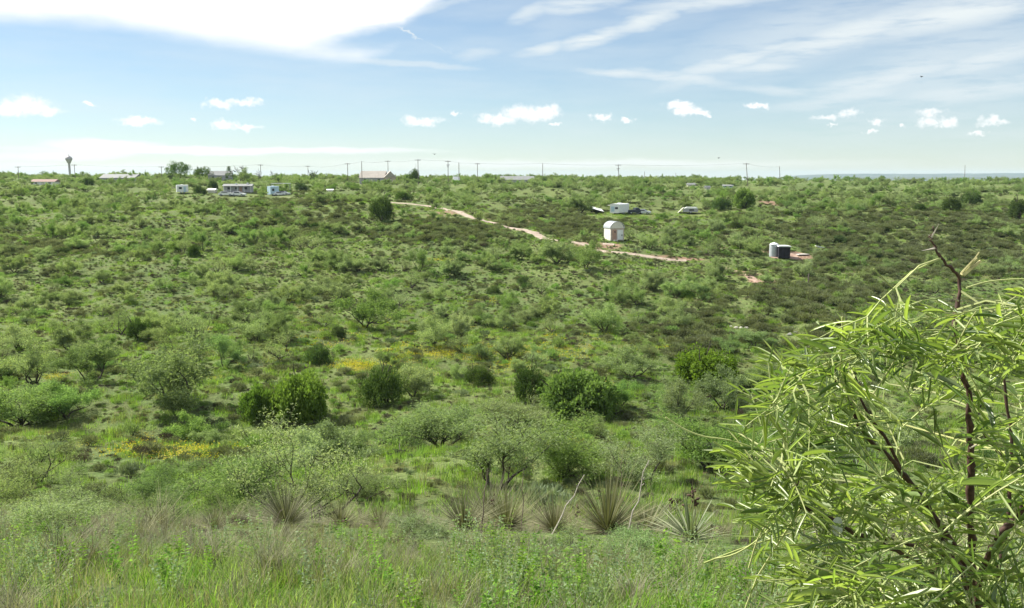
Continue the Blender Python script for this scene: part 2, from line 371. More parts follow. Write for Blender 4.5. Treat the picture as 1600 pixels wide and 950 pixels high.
soil_px = [(800,345,60,12,.55),(850,352,50,12,.5),(700,332,60,6,.5),(920,385,50,7,.9),(950,384,30,5,.8),(1060,405,60,5,.8),(1190,440,25,5,1),(1160,428,40,7,.7),(1245,400,28,7,1),(1205,392,22,5,.8),
           (1210,318,28,4,.8),(1420,455,60,16,.35),(1500,470,80,20,.4),(430,320,60,6,.3),(1100,365,60,6,.5),(60,390,90,10,.35),(1240,398,30,5,1)]
soil_w = []
for px, py, a, b, s in soil_px:
    g = ground(px, py); g2 = ground(px, py-b); soil_w.append((g.x, g.y, a*g.y/F, max(1.5, abs(g2.y-g.y)), s))
def make_terrain():
    ys = [-55.0]
    while ys[-1] < 11500:
        y = ys[-1]; ys.append(y + max(0.22 if y > 2 else 1.0, 0.011*y if y < 700 else 0.05*y))
    ys = np.array(ys); nu = 361
    u = np.linspace(-1, 1, nu); u = np.sign(u)*(np.abs(u)*0.62 + 0.42*np.abs(u)**4)
    wid = np.maximum(ys, 0)+16
    X = u[None, :]*wid[:, None]; Y = np.repeat(ys[:, None], nu, 1)
    Z = H(X, Y)
    V = np.stack([X, Y, Z], -1).reshape(-1, 3); ny = len(ys)
    i = np.arange(ny-1)[:, None]*nu + np.arange(nu-1)[None, :]
    fc = np.stack([i, i+1, i+nu+1, i+nu], -1).reshape(-1, 4)
    me = bpy.data.meshes.new('ground'); me.vertices.add(len(V)); me.vertices.foreach_set('co', V.ravel().astype(np.float32))
    me.loops.add(fc.size); me.loops.foreach_set('vertex_index', fc.ravel().astype(np.int32))
    me.polygons.add(len(fc)); me.polygons.foreach_set('loop_start', (np.arange(len(fc))*4).astype(np.int32))
    so = np.zeros(len(V))
    for a, b, wx, wy, s in soil_w: so = np.maximum(so, s*np.exp(-((V[:, 0]-a)/wx)**2-((V[:, 1]-b)/wy)**2))
    at = me.attributes.new('soil', 'FLOAT', 'POINT'); at.data.foreach_set('value', so.astype(np.float32))
    m = bpy.data.materials.new('grassy_ground'); m.use_nodes = True
    q = NT(m.node_tree); b = q.n['Principled BSDF']; b.inputs['Roughness'].default_value = 0.95; b.inputs['Specular IOR Level'].default_value = 0.1
    co = q.new('ShaderNodeNewGeometry').outputs['Position']
    big = q.remap(q.noise(co, 0.045, 4, 0.6), 0.38, 0.62); midn = q.remap(q.noise(co, 0.35, 5, 0.65), 0.35, 0.65)
    fine = q.remap(q.noise(co, 2.6, 6, 0.7), 0.3, 0.7)
    c = q.mix(big, (0.095,0.165,0.042), (0.18,0.245,0.07))
    c = q.mix(q.math('MULTIPLY', midn, 0.8), c, (0.105,0.12,0.045))
    c = q.mix(q.math('MULTIPLY', fine, 0.8), c, (0.055,0.075,0.028))
    fleck = q.remap(q.noise(co, 7.0, 4, 0.75), 0.52, 0.68); c = q.mix(q.math('MULTIPLY', fleck, 0.9), c, (0.24,0.27,0.11))
    litter = q.remap(q.noise(co, 4.3, 5, 0.8), 0.60, 0.72); c = q.mix(q.math('MULTIPLY', litter, 0.7), c, (0.17,0.13,0.09))
    bare = q.remap(q.noise(co, 0.8, 5, 0.7), 0.58, 0.74, 0, 0.7)
    c = q.mix(bare, c, (0.20,0.13,0.085))
    a = q.new('ShaderNodeAttribute', attribute_name='soil').outputs['Fac']
    rough = q.math('ADD', a, q.math('MULTIPLY', q.math('SUBTRACT', q.noise(co, 0.5, 6, 0.7), 0.5), 0.9))
    c = q.mix(q.remap(rough, 0.35, 0.6), c, q.mix(fine, (0.19,0.12,0.08), (0.30,0.21,0.15)))
    q.put(b.inputs['Base Color'], c)
    bu = q.new('ShaderNodeBump'); bu.inputs['Strength'].default_value = 1.0; bu.inputs['Distance'].default_value = 0.25
    q.put(bu.inputs['Height'], q.noise(co, 1.8, 6, 0.7)); q.l.new(bu.outputs[0], b.inputs['Normal'])
    fin(me, [m], True); o = link('ground', me); tag(o, kind='structure'); return o
make_terrain()

def make_hills():
    mb = MB(); N = 300
    m = bpy.data.materials.new('far_hill_green'); m.use_nodes = True
    q = NT(m.node_tree); b = q.n['Principled BSDF']; b.inputs['Roughness'].default_value = 1
    co = q.new('ShaderNodeNewGeometry').outputs['Position']
    q.put(b.inputs['Base Color'], q.mix(q.remap(q.noise(co, 0.004, 5, 0.65), 0.4, 0.6), (0.035,0.055,0.035), (0.07,0.085,0.05)))
    for Yd, base, prf in ((9500, -60, lambda p: 271.0 if p > 1600 else 277 - 5.4*sstep(1180, 1330, p) - 0.8*sstep(1330, 1600, p)), (6500, -60, lambda p: 277.5 - 1.5*sstep(1250, 1600, p))):
        pxs = np.linspace(1120 if Yd > 9000 else 1180, 2700, N); V = []; rg = np.random.default_rng(int(Yd))
        n1 = np.convolve(rg.normal(size=N+30), np.ones(31)/31, 'valid')*2.0
        for j in range(9):
            tt = j/8
            for i, p in enumerate(pxs):
                d = ray(p, prf(p)+n1[i]); k = Yd/d.y; top = d.z*k; fade = sstep(pxs[0], pxs[0]+120, p)
                hgt = base + (top-base)*fade
                V.append((d.x*k, Yd - (1-tt)*2200 + rg.normal()*30, base - 10 + (hgt-base+10)*(math.sin(tt*math.pi/2)**1.5) + (rg.normal()*2 if 0 < j < 8 else 0)))
        for i, p in enumerate(pxs): V.append((V[8*N+i][0]*1.2, Yd+2500, base-10))
        mb.add(V, [(j*N+i, j*N+i+1, (j+1)*N+i+1, (j+1)*N+i) for j in range(9) for i in range(N-1)])
    tag(link('hills', mb.mesh('hills', [m], True)), kind='structure')
make_hills()

# dirt road as a draped sheet
def drape_path(name, pxpts, width, lift=0.07, mat=None):
    W = [ground(x, y) for x, y in pxpts]
    pts = []
    for a, b in zip(W[:-1], W[1:]):
        n = max(2, int((b-a).length/1.2))
        for k in range(n): pts.append(a.lerp(b, k/n))
    pts.append(W[-1])
    P = np.array([(p.x, p.y) for p in pts]); kk = np.ones(9)/9
    P = np.stack([np.convolve(np.pad(P[:, i], 4, mode='edge'), kk, 'valid') for i in (0, 1)], 1)
    T = np.gradient(P, axis=0); T = T/np.linalg.norm(T, axis=1, keepdims=True); Nn = np.stack([-T[:, 1], T[:, 0]], 1)
    rg = np.random.default_rng(5); V = []; nw = 7
    wob = np.convolve(rg.normal(size=len(P)+8), kk, 'valid')*0.8
    for i in range(len(P)):
        for j in range(nw):
            s = (j/(nw-1)-0.5)*2; ww = width/2*(1+0.25*wob[i]) + rg.normal()*0.12*(abs(s) > .9)
            x, y = P[i] + Nn[i]*s*ww
            V.append((x, y, hz(x, y) + lift*(1-0.5*abs(s)**6) - 0.03*math.cos(s*6.0)))
    mb = MB(); mb.add(V, [(i*nw+j, (i+1)*nw+j, (i+1)*nw+j+1, i*nw+j+1) for i in range(len(P)-1) for j in range(nw-1)])
    tag(link(name, mb.mesh(name, [mat], True)), kind='structure'); return P
def dirt_mat(name, a, b):
    m = bpy.data.materials.new(name); m.use_nodes = True
    q = NT(m.node_tree); p = q.n['Principled BSDF']; p.inputs['Roughness'].default_value = 1
    co = q.new('ShaderNodeNewGeometry').outputs['Position']
    q.put(p.inputs['Base Color'], q.mix(q.remap(q.noise(co, 0.9, 6, 0.7), 0.32, 0.68), a, b)); return m
dm = dirt_mat('pale_red_dirt', (0.25,0.195,0.15), (0.40,0.33,0.265))
dm2 = dirt_mat('red_dirt', (0.23,0.145,0.11), (0.36,0.26,0.20))
ROADS = []
ROADS.append((drape_path('dirt_road', [(600,316),(640,319),(690,325),(722,335),(760,346),(800,357),(840,367),(872,377),(905,384),(942,388)], 2.25, mat=dm), 1.3))
ROADS.append((drape_path('dirt_track', [(905,386),(960,395),(1000,402),(1040,406),(1085,408)], 1.6, mat=dm), .9))
ROADS.append((drape_path('dirt_track', [(1120,413),(1150,424),(1180,438),(1195,444)], 1.5, mat=dm2), .8))
ROADS.append((drape_path('dirt_yard', [(1195,398),(1225,402),(1258,401)], 4.5, mat=dm2), 2.6))
ROADS.append((drape_path('dirt_yard', [(930,380),(950,382),(972,383)], 2.0, mat=dm), 1.5))
ROADS.append((drape_path('far_dirt_track', [(430,308),(520,313),(600,316)], 1.8, mat=dirt_mat('overgrown_dirt', (0.16,0.19,0.07), (0.28,0.27,0.13))), 1.0))

ROADPX = []
for _x, _y in [(618,318),(645,319),(662,321),(698,328),(714,333),(762,347),(795,356),(812,360),(828,364),(845,369),(860,373),(895,382),(1000,402),(1060,407),(1175,436)]:
    ROADPX.append((_x-9, _y-3, _x+9, _y+1, ground(_x, _y).y))
# ------------------------------------------------------------------ plant prototypes
def skeleton(rg, stems, L0, r0, levels, out=0.55, up=0.8, ratio=0.62, kids=3, wob=0.25):
    segs = []; tips = []
    def go(p, d, L, r, lv):
        pts = [p]; rad = [r]; n = 4
        for k in range(n):
            d = (d + Vector(rg.normal(size=3))*wob + Vector((0, 0, 0.06))).normalized()
            pts.append(pts[-1] + d*(L/n)); rad.append(r*(1-0.55*(k+1)/n))
        segs.append((pts, rad, lv))
        if lv >= levels-2: tips.extend((q, d, lv) for q in pts[1:])
        if lv == levels-1: return
        for _ in range(kids):
            k = rg.integers(1, n+1); q = pts[k]
            side = Vector(rg.normal(size=3)); side.z = abs(side.z)*0.4; side.normalize()
            go(q, (d*0.6 + side*0.85).normalized(), L*ratio*rg.uniform(.75, 1.2), rad[k]*0.68, lv+1)
        go(pts[-1], d, L*ratio, rad[-1], lv+1)
    for s in range(stems):
        a = 6.283*s/stems + rg.uniform(-.5, .5)
        go(Vector((math.cos(a)*0.08, math.sin(a)*0.08, 0)), Vector((math.cos(a)*out, math.sin(a)*out, up)).normalized(), L0*rg.uniform(.8, 1.2), r0*rg.uniform(.7, 1), 0)
    return segs, tips
def wood(segs, rmin=0.0, sides=(5, 4, 3, 3, 3), maxlv=9):
    mb = MB()
    for pts, rad, lv in segs:
        if lv <= maxlv: mb.tube(pts, [max(r, rmin) for r in rad], sides[min(lv, 4)], cap=False)
    return mb
def norm_proto(leafV, mb, zcut=None):
    """centre and report natural width/height"""
    P = leafV.reshape(-1, 3)
    return dict(w=float(np.percentile(P[:, 0], 98)-np.percentile(P[:, 0], 2)), h=float(np.percentile(P[:, 2], 99)))
PROTO = {}
def add_proto(kind, leafV, tint, mb, leafmat, woodmat='bark', parts=('trunk', 'crown')):
    d = norm_proto(leafV, mb)
    if parts:
        d['parts'] = [(parts[0], mb.mesh(kind+'_'+parts[0], [woodmat])), (parts[1], quads_mesh(kind+'_'+parts[1], leafV, [leafmat], tint))]
    d['joined'] = quads_mesh(kind+'_whole', leafV, [leafmat, woodmat], tint, extra=mb)
    PROTO.setdefault(kind, []).append(d)
def tri_h(z, lo, hi): return np.clip((z-lo)/max(hi-lo, 1e-6), 0, 1)

def mesquite(seed, near=False, mat='mesq', thin=1.0, kind=None):
    rg = np.random.default_rng(seed)
    segs, tips = skeleton(rg, int(rg.integers(3, 6)), 1.35, 0.075, 4, out=rg.uniform(.5, .9), ratio=.66, kids=3 if near else 2, wob=.22)
    n = int((15 if near else 22)*thin); ctr = []; dd = []
    for q, d, lv in tips:
        k = n if lv == 3 else n//3
        ctr.append(np.array(q)[None, :] + rg.normal(size=(k, 3))*np.array([.15, .15, .11]))
        dd.append(np.array(d)[None, :]*0.5 + rg.normal(size=(k, 3))*0.6 + np.array([[0, 0, -.12]]))
    P = np.concatenate(ctr); D = np.concatenate(dd)
    keep = P[:, 2] > 0.25; P, D = P[keep], D[keep]
    s = 0.72 if near else 1.0
    V = leaf_quads(P, D, rg.uniform(.10, .20, len(P))*s, rg.uniform(.010, .02, len(P))*s*(1.15 if near else 1.35), rg, 0.15)
    add_proto(kind or ('near_mesquite' if near else 'mesquite'), V, rg.uniform(0, 1, len(P)), wood(segs, 0.006 if near else 0.012, maxlv=9 if near else 2), mat)
for s in range(6): mesquite(11+s, mat='mesq' if s % 3 else 'mesq2', thin=(1.0, 1.25, .75, 1.1, .55, .9)[s])
for s in (17, 18): mesquite(s, mat='mesq', thin=.22)
for s in (40, 41, 42): mesquite(s, True, thin=(.9, .55, .8)[s-40], mat='mesq2' if s == 40 else 'mesq')

def dense(seed, kind, mat, nclump, nleaf, R0=1.0, flat=0.8, L=(.05, .12), W=.021, low=0.0, cone=False):
    rg = np.random.default_rng(seed); cs = []
    for _ in range(nclump):
        v = unit(rg.normal(size=(1, 3)))[0]; v[2] = abs(v[2])*rg.uniform(.2, 1.0) if not cone else rg.uniform(0, 1)
        if not cone: zz = rg.uniform(0, 1); aa = rg.uniform(0, 6.283); rr0 = (1-zz**2.6)**.5; v = np.array([math.cos(aa)*rr0, math.sin(aa)*rr0, zz*.62])
        r = rg.uniform(.55, 1.0)*(1-0.85*v[2] if cone else 1)
        r *= rg.choice([1, 1, 1, 1.22]); cs.append((np.array([v[0]*R0*r, v[1]*R0*r, (v[2]*1.9*flat*R0*rg.uniform(.7, 1.1) if not cone else v[2]*2.8) + low]), rg.uniform(.10, .34)*R0*(0.7 if cone else 1)))
    P = []; D = []; T = []
    for c, r in cs:
        v = unit(rg.normal(size=(nleaf, 3))); rr = r*rg.uniform(.45, 1.08, (nleaf, 1))**0.6
        P.append(c+v*rr*np.array([1, 1, .85])); D.append(v+rg.normal(size=(nleaf, 3))*1.0+np.array([[0, 0, .1]])); T.append(np.full(nleaf, rg.uniform(0, .6))+rg.uniform(0, .4, nleaf))
    P = np.concatenate(P); D = np.concatenate(D); T = np.concatenate(T); k = P[:, 2] > 0.02
    V = leaf_quads(P[k], D[k], rg.uniform(L[0], L[1], k.sum()), W*rg.uniform(.6, 1.2, k.sum()), rg)
    segs, _ = skeleton(rg, 3, .8*R0, .07*R0, 2, kids=3)
    mb = wood(segs, .012)
    add_proto(kind, V, T[k], mb, mat)
for s in range(3): dense(60+s, 'juniper', 'juni', 64, 120, flat=.62, low=.12)
for s in range(2): dense(70+s, 'bright_bush', 'hack', 84, 120, flat=.6, low=.12, L=(.06, .13), W=.032)
dense(75, 'cedar', 'juni', 60, 60, R0=.8, cone=True, low=.15)
dense(76, 'elm', 'juni', 55, 120, R0=1.2, flat=.62, low=.9); 

def shrub(seed, kind, mat, n, flat=.6, L=(.08, .2), W=.013, R0=.5, upw=.7, stems=9, clump=9):
    rg = np.random.default_rng(seed); P = []; D = []; T = []
    for _ in range(clump):
        a = rg.uniform(0, 6.283); r = R0*rg.uniform(0, .75)**.7; c = np.array([math.cos(a)*r, math.sin(a)*r, R0*flat*rg.uniform(.35, .85)])
        k = n//clump; v = unit(rg.normal(size=(k, 3))); v[:, 2] = np.abs(v[:, 2])-.25
        P.append(c+v*R0*rg.uniform(.2, .48, (k, 1))*np.array([1, 1, flat*1.1])); D.append(v*.7+np.array([[0, 0, upw]])+rg.normal(size=(k, 3))*.35)
        T.append(np.full(k, rg.uniform(0, .5))+rg.uniform(0, .5, k))
    P = np.concatenate(P); D = np.concatenate(D); T = np.concatenate(T); k = P[:, 2] > 0.0
    V = leaf_quads(P[k], D[k], rg.uniform(L[0], L[1], k.sum()), W*rg.uniform(.6, 1.3, k.sum()), rg)
    mb = MB()
    for _ in range(stems):
        a = rg.uniform(0, 6.283); b = rg.uniform(.2, .8)*R0
        mb.tube([(0, 0, 0), (math.cos(a)*b*.5, math.sin(a)*b*.5, R0*flat*.5), (math.cos(a)*b, math.sin(a)*b, R0*flat)], [.012, .008, .004], 3, cap=False)
    add_proto(kind, V, T[k], mb, mat, parts=None)
for s in range(4): shrub(80+s, 'shrub', 'olive', 700, flat=.62+.1*(s % 2), clump=7+3*(s % 3))
for s in range(3): shrub(90+s, 'brown_shrub', 'brown', 620, flat=.75, W=.009, upw=1.3)
for s in range(2): shrub(95+s, 'sage_shrub', 'sage', 700, flat=.6, W=.014, upw=1.0)
for s in range(2): shrub(98+s, 'green_shrub', 'mesq2', 700, flat=.8, W=.015, upw=.9)

def blades(rg, n, rad, hlo, hhi, wdt, lean=.35, segs=3):
    """curved grass blades as stacked quads; returns (n*segs,4,3)"""
    a = rg.uniform(0, 6.283, n); r = rad*np.sqrt(rg.uniform(0, 1, n))
    B = np.stack([np.cos(a)*r, np.sin(a)*r, np.zeros(n)], 1)
    h = rg.uniform(hlo, hhi, n)[:, None]; th = rg.uniform(0, 6.283, n); ln = rg.uniform(.2, 1, n)[:, None]*lean
    out = np.stack([np.cos(th), np.sin(th), np.zeros(n)], 1); S = np.stack([-np.sin(th), np.cos(th), np.zeros(n)], 1)
    fr = np.linspace(0, 1, segs+1); Q = []
    def at(f): return B + np.array([0, 0, 1.])*h*f*(1-.15*f*ln/lean) + out*h*ln*f**2
    def wd(f): return wdt*(1-f**2*.93)
    for f0, f1 in zip(fr[:-1], fr[1:]):
        Q.append(np.stack([at(f0)-S*wd(f0), at(f0)+S*wd(f0), at(f1)+S*wd(f1), at(f1)-S*wd(f1)], 1))
    return np.stack(Q, 1).reshape(-1, 4, 3), segs
def tuft(seed, kind, mat, n, rad, hlo, hhi, wdt, lean=.5, segs=3):
    rg = np.random.default_rng(seed); V, sg = blades(rg, n, rad, hlo, hhi, wdt, lean, segs)
    me = quads_mesh(kind, V, [mat], np.repeat(rg.uniform(0, 1, n), sg))
    PROTO.setdefault(kind, []).append(dict(w=rad*2, h=hhi, joined=me))
for s in range(3): tuft(110+s, 'grass_far', 'grass', 70, .42, .12, .46, .014, segs=1)
tuft(114, 'grass_far', 'drygrass', 70, .5, .12, .42, .009, segs=1)
for s in range(3): tuft(120+s, 'grass_near', 'grass', 75, .24, .07, .27, .0042, lean=.9)
tuft(124, 'grass_near', 'drygrass', 50, .22, .12, .40, .0030, lean=.8)
for s in range(3): tuft(127+s, 'bunch', 'yuc' if s else 'grey', 170, .09, .22, .52, .0034, lean=1.5)
tuft(126, 'grass_near', 'grey', 80, .3, .12, .36, .0028, lean=1.0)
tuft(125, 'grass_near', 'weed', 70, .22, .06, .22, .005, lean=.8)
def forb(seed, kind, mat, h, nleaf, L, W, stems=5, spread=.09, stemmat='twig'):
    rg = np.random.default_rng(seed); mb = MB(); P = []; D = []
    for _ in range(stems):
        a = rg.uniform(0, 6.283); b = np.array([math.cos(a)*spread, math.sin(a)*spread, 0])*rg.uniform(.1, 1)
        hh = h*rg.uniform(.6, 1.1); lean = np.array([math.cos(a), math.sin(a), 0])*rg.uniform(0, .3)*hh
        pts = [b, b+lean*.3+np.array([0, 0, hh*.5]), b+lean+np.array([0, 0, hh])]
        mb.tube(pts, [.003, .0025, .0015], 3, cap=False)
        for f in np.linspace(.1, 1, nleaf):
            th = rg.uniform(0, 6.283)
            for k in range(2):
                P.append(b+lean*f*f+np.array([0, 0, hh*f])); D.append(np.array([math.cos(th+3.14*k), math.sin(th+3.14*k), rg.uniform(.1, .8)]))
    P = np.array(P); D = np.array(D); n = len(P)
    V = leaf_quads(P, D, L*rg.uniform(.6, 1.2, n), W*rg.uniform(.7, 1.2, n), rg, .25)
    me = quads_mesh(kind, V, [mat, stemmat], rg.uniform(0, 1, n), extra=mb)
    PROTO.setdefault(kind, []).append(dict(w=.35, h=h, joined=me))
forb(130, 'forb', 'weed', .42, 13, .04, .008, 6); forb(131, 'forb', 'weed', .3, 11, .045, .010, 7); forb(132, 'forb', 'pale', .45, 17, .034, .008, 5); forb(133, 'forb', 'pale', .34, 15, .03, .008, 6)
def flowers(seed):
    rg = np.random.default_rng(seed); n = 34; P = np.stack([rg.normal(0, .5, n), rg.normal(0, .5, n), rg.uniform(.12, .38, n)], 1)
    Q = []
    for k in range(3):
        D = rg.normal(size=(n, 3))*np.array([1, 1, .5]); Q.append(leaf_quads(P, D, .075, .028, rg))
    V = np.concatenate(Q); S = leaf_quads(P*np.array([.85, .85, 0]), P*np.array([.15, .15, 1.]), P[:, 2], .006, rg)
    me = quads_mesh('flower_patch', np.concatenate([V, S]), ['flow', 'grass'], rg.uniform(0, 1, len(V)+n), mi=np.concatenate([np.zeros(len(V)), np.ones(n)]))
    PROTO.setdefault('flower_patch', []).append(dict(w=1.2, h=.4, joined=me))
flowers(140); flowers(141)

# ------------------------------------------------------------------ buildings and landmarks
PROTECT = list(ROADPX)    # (x0,y0,x1,y1,depth) in photo pixels: nothing scattered may stand in front
def protect(o_loc, x0, y0, x1, y1): PROTECT.append((x0, y0, x1, y1, o_loc[1]))
def part(name, mb, mats, parent, smooth=False): return link(name, mb.mesh(name, mats, smooth), parent)
def boxpart(name, dims, mat, parent):
    mb = MB(); mb.box(*dims); return part(name, mb, [mat], parent)
def wheelpart(parent, x, y, r, wdt, along='x'):
    mb = MB(); prof_ = [(r*.55, -wdt/2), (r, -wdt/2*.8), (r, wdt/2*.8), (r*.55, wdt/2)]
    mb.lathe(prof_, 14)
    o = part('wheel', mb, ['tire'], parent); o.location = (x, y, r); o.rotation_euler = (math.pi/2, 0, 0) if along == 'x' else (0, math.pi/2, 0)
    hb = MB(); hb.lathe([(r*.5, -wdt/2-.01), (r*.5, wdt/2+.01)], 12); part('hub', hb, ['silver'], o)
    return o
def at_px(px, py, sink=0.05): g = ground(px, py); return (g.x, g.y, g.z-sink)

# arched shed
L0 = at_px(959, 375); protect(L0, 938, 340, 982, 384)
shed = empty('shed', L0, R(16)+math.atan2(-L0[0], L0[1])*0.0, label='arched white metal roof shed with pinkish door beside the dirt road', cat='shed')
W2, DP, HW = 1.38, 3.4, 2.35
k_ = L0[1]/F
arch = [(math.cos(a)*W2*1.09, HW+math.sin(a)*1.28) for a in np.linspace(0, math.pi, 13)]
mb = MB(); mb.prism([(-W2, 0), (W2, 0), (W2, HW)] + [(x/1.09*.97, z-.04) for x, z in arch[1:-1]] + [(-W2, HW)], -DP/2+.02, DP/2-.02); mb2 = mb
part('wall', mb, ['cream'], shed)
mb = MB(); mb.box(-W2+.05, W2-.05, -DP/2-.02, -DP/2+.015, .1, HW); part('front_wall', mb, ['pink'], shed)
mb = MB(); mb.prism([(-W2+.02, HW+.09), (W2-.02, HW+.09)] + [(x/1.09*.95, z-.02) for x, z in arch if z > HW+.12], -DP/2-.035, -DP/2+.018); part('gable', mb, ['cream'], shed)
outer = arch; inner = [(x*.965, z-.05) for x, z in arch]
mb = MB(); v = [(x, y, z) for y in (-DP/2-.12, DP/2+.12) for x, z in outer+inner]; n = len(arch)
fs = []
for i in range(n-1):
    fs += [(i, i+1, i+1+2*n, i+2*n), (n+i+1, n+i, n+i+2*n, n+i+1+2*n), (i, n+i, n+i+1, i+1), (2*n+i, 2*n+i+1, 3*n+i+1, 3*n+i)]
fs += [(0, 2*n, 3*n, n), (n-1, 2*n-1, 4*n-1, 3*n-1)]
mb.add(v, fs)
rib = MB()
part('roof', mb, ['metal'], shed)
for i in range(9):
    yy = -DP/2 + DP*i/8; mb = MB(); mb.tube([(x*1.005, yy, z+.008) for x, z in arch], .022, 4)
    part('roof_rib', mb, ['metal'], shed)
boxpart('eave_board', (-W2-.05, W2+.05, -DP/2-.1, -DP/2-.037, HW, HW+.1), 'cream', shed)
d1 = boxpart('door', (-1.05, -.2, -DP/2-.07, -DP/2-.022, .12, 2.1), 'pinkdoor', shed)
boxpart('window', (-.62, -.42, -DP/2-.09, -DP/2-.072, 1.5, 1.85), 'dark', d1)
d2 = boxpart('panel', (.0, 1.15, -DP/2-.07, -DP/2-.022, .15, 2.05), 'white', shed)
boxpart('handle', (.85, 1.02, -DP/2-.1, -DP/2-.072, .85, 1.15), 'dark', d2)
boxpart('step', (-.9, -.1, -DP/2-.7, -DP/2-.13, -.1, .16), 'rock', shed)

# travel trailer
L0 = at_px(968, 335); protect(L0, 946, 312, 1016, 338); k_ = L0[1]/F
tr = empty('travel_trailer', L0, R(-32), label='white travel trailer with dark window parked above the arched shed', cat='trailer')
BW, BL, BH = 2.5, 6.0, 2.75
def rounded(w, z0, z1, r, n=4):
    p = []
    for cx_, cz_, a0 in ((w/2-r, z0+r*.4, -90), (w/2-r, z1-r, 0), (-w/2+r, z1-r, 90), (-w/2+r, z0+r*.4, 180)):
        for i in range(n+1):
            a = R(a0+90*i/n); rr = r if cz_ > (z0+z1)/2 else r*.4
            p.append((cx_+(r if True else 0)*math.cos(a), cz_+rr*math.sin(a)))
    return p
mb = MB(); mb.prism(rounded(BW, .45, BH, .3), -BL/2, BL/2); part('body', mb, ['white'], tr)
boxpart('window', (.15, .95, -BL/2-.03, -BL/2+.01, 1.45, 1.95), 'dark', tr); boxpart('blue_panel', (-.9, 0.0, -BL/2-.02, -BL/2+.01, .8, 2.1), 'blueish', tr)
boxpart('door', (-BW/2-.03, -BW/2+.01, -1.2, -.5, .6, 2.3), 'cream', tr); boxpart('window', (-BW/2-.03, -BW/2+.01, .3, 1.3, 1.4, 1.95), 'dark', tr)
boxpart('roof_vent', (-.4, .4, -.6, .4, BH, BH+.22), 'white', tr)
aw = boxpart('awning', (-BW/2-1.5, -BW/2-.032, -1.9, 1.9, 2.28, 2.34), 'cream', tr)
for yy in (-.5, .5):
    for sx in (-1, 1): wheelpart(tr, sx*(BW/2-.15), yy, .36, .22, 'y')
boxpart('hitch', (-.06, .06, -BL/2-1.0, -BL/2, .4, .52), 'greym', tr)

def vehicle(px, py, rz, paint, label, pickup=False, group=None, s=1.0, name='parked_car'):
    L = at_px(px, py); protect(L, px-14, py-9, px+14, py+2)
    o = empty(name, L, rz, label=label, cat='car' if not pickup else 'pickup', group=group); o.scale = (s, s, s)
    side = [(-2.25, .35), (-2.25, .8), (-2.1, .98), (-1.75, 1.02)] + ([(-.2, 1.0), (-.1, 1.55), (.75, 1.58), (1.25, 1.05)] if pickup else [(-1.3, 1.5), (.3, 1.52), (1.1, 1.02)]) + [(2.1, .92), (2.28, .72), (2.28, .35)]
    mb = MB(); n = len(side); hwid = .88
    ins = [(.0 if z < 1.1 else .14) for x, z in side]
    v = [(x, -hwid+i, z) for (x, z), i in zip(side, ins)] + [(x, hwid-i, z) for (x, z), i in zip(side, ins)]
    mb.add(v, [tuple(range(n)), tuple(range(2*n-1, n-1, -1))] + [(i, i+n, (i+1) % n+n, (i+1) % n) for i in range(n)])
    part('body', mb, [paint], o)
    if pickup: boxpart('bed', (-2.05, -.3, -.72, .72, 1.005, 1.03), 'tire', o)
    x0, x1 = (-.02, .95) if pickup else (-1.25, .75)
    for sy in (-1, 1):
        mb = MB(); yb, yt = sy*(hwid-.0), sy*(hwid-.12)
        mb.add([(x0, yb, 1.08), (x1, yb, 1.08), (x1-.3, yt, 1.44), (x0+.1, yt, 1.44), (x0, yb+sy*.012, 1.08), (x1, yb+sy*.012, 1.08), (x1-.3, yt+sy*.012, 1.44), (x0+.1, yt+sy*.012, 1.44)],
               [(0,1,2,3),(7,6,5,4),(0,4,5,1),(1,5,6,2),(2,6,7,3),(3,7,4,0)])
        part('window', mb, ['dark'], o)
        for wx in (-1.4, 1.4): wheelpart(o, wx, sy*.8, .34, .22)
        boxpart('headlight', (2.25, 2.3, sy*.65-.16, sy*.65+.16, .62, .78), 'white', o)
        boxpart('tail_light', (-2.28, -2.24, sy*.7-.12, sy*.7+.12, .65, .85), 'lamp', o)
    mb = MB(); xa, xb = (.78, 1.2) if pickup else (.32, 1.02)
    mb.add([(xb+.02, -.78, 1.08), (xb+.02, .78, 1.08), (xa+.02, .66, 1.5), (xa+.02, -.66, 1.5)], [(0,1,2,3)]); part('windscreen', mb, ['dark'], o)
    return o
vehicle(992, 334, R(15), 'carblue', 'dark pickup parked right beside the white travel trailer', True, name='pickup_truck')
vehicle(1005, 335, R(-20), 'silver', 'small silver car parked just right of the dark pickup', s=.85)

# lean-to sheet roof left of the trailer
L0 = at_px(932, 333); protect(L0, 918, 322, 948, 336)
o = empty('lean_to', L0, R(12), label='low lean-to with tilted white sheet roof left of the travel trailer', cat='lean-to')
mb = MB(); T_ = Matrix.Rotation(R(14), 4, 'Y') @ Matrix.Rotation(R(12), 4, 'X'); mb.box(-1.7, 1.7, -1.5, 1.5, 0, .06, mat=T_)
rf = part('roof_sheet', mb, ['white'], o); rf.location = (0, 0, 1.0)
for x, y in ((-1.4, -1.2), (1.4, -1.2), (-1.4, 1.2), (1.4, 1.2)): boxpart('post', (x-.05, x+.05, y-.05, y+.05, 0, .96-.25*x/1.4+.2*y/1.4), 'wood', o)
boxpart('back_panel', (-1.3, 1.3, 1.0, 1.06, 0, .95), 'black', o)

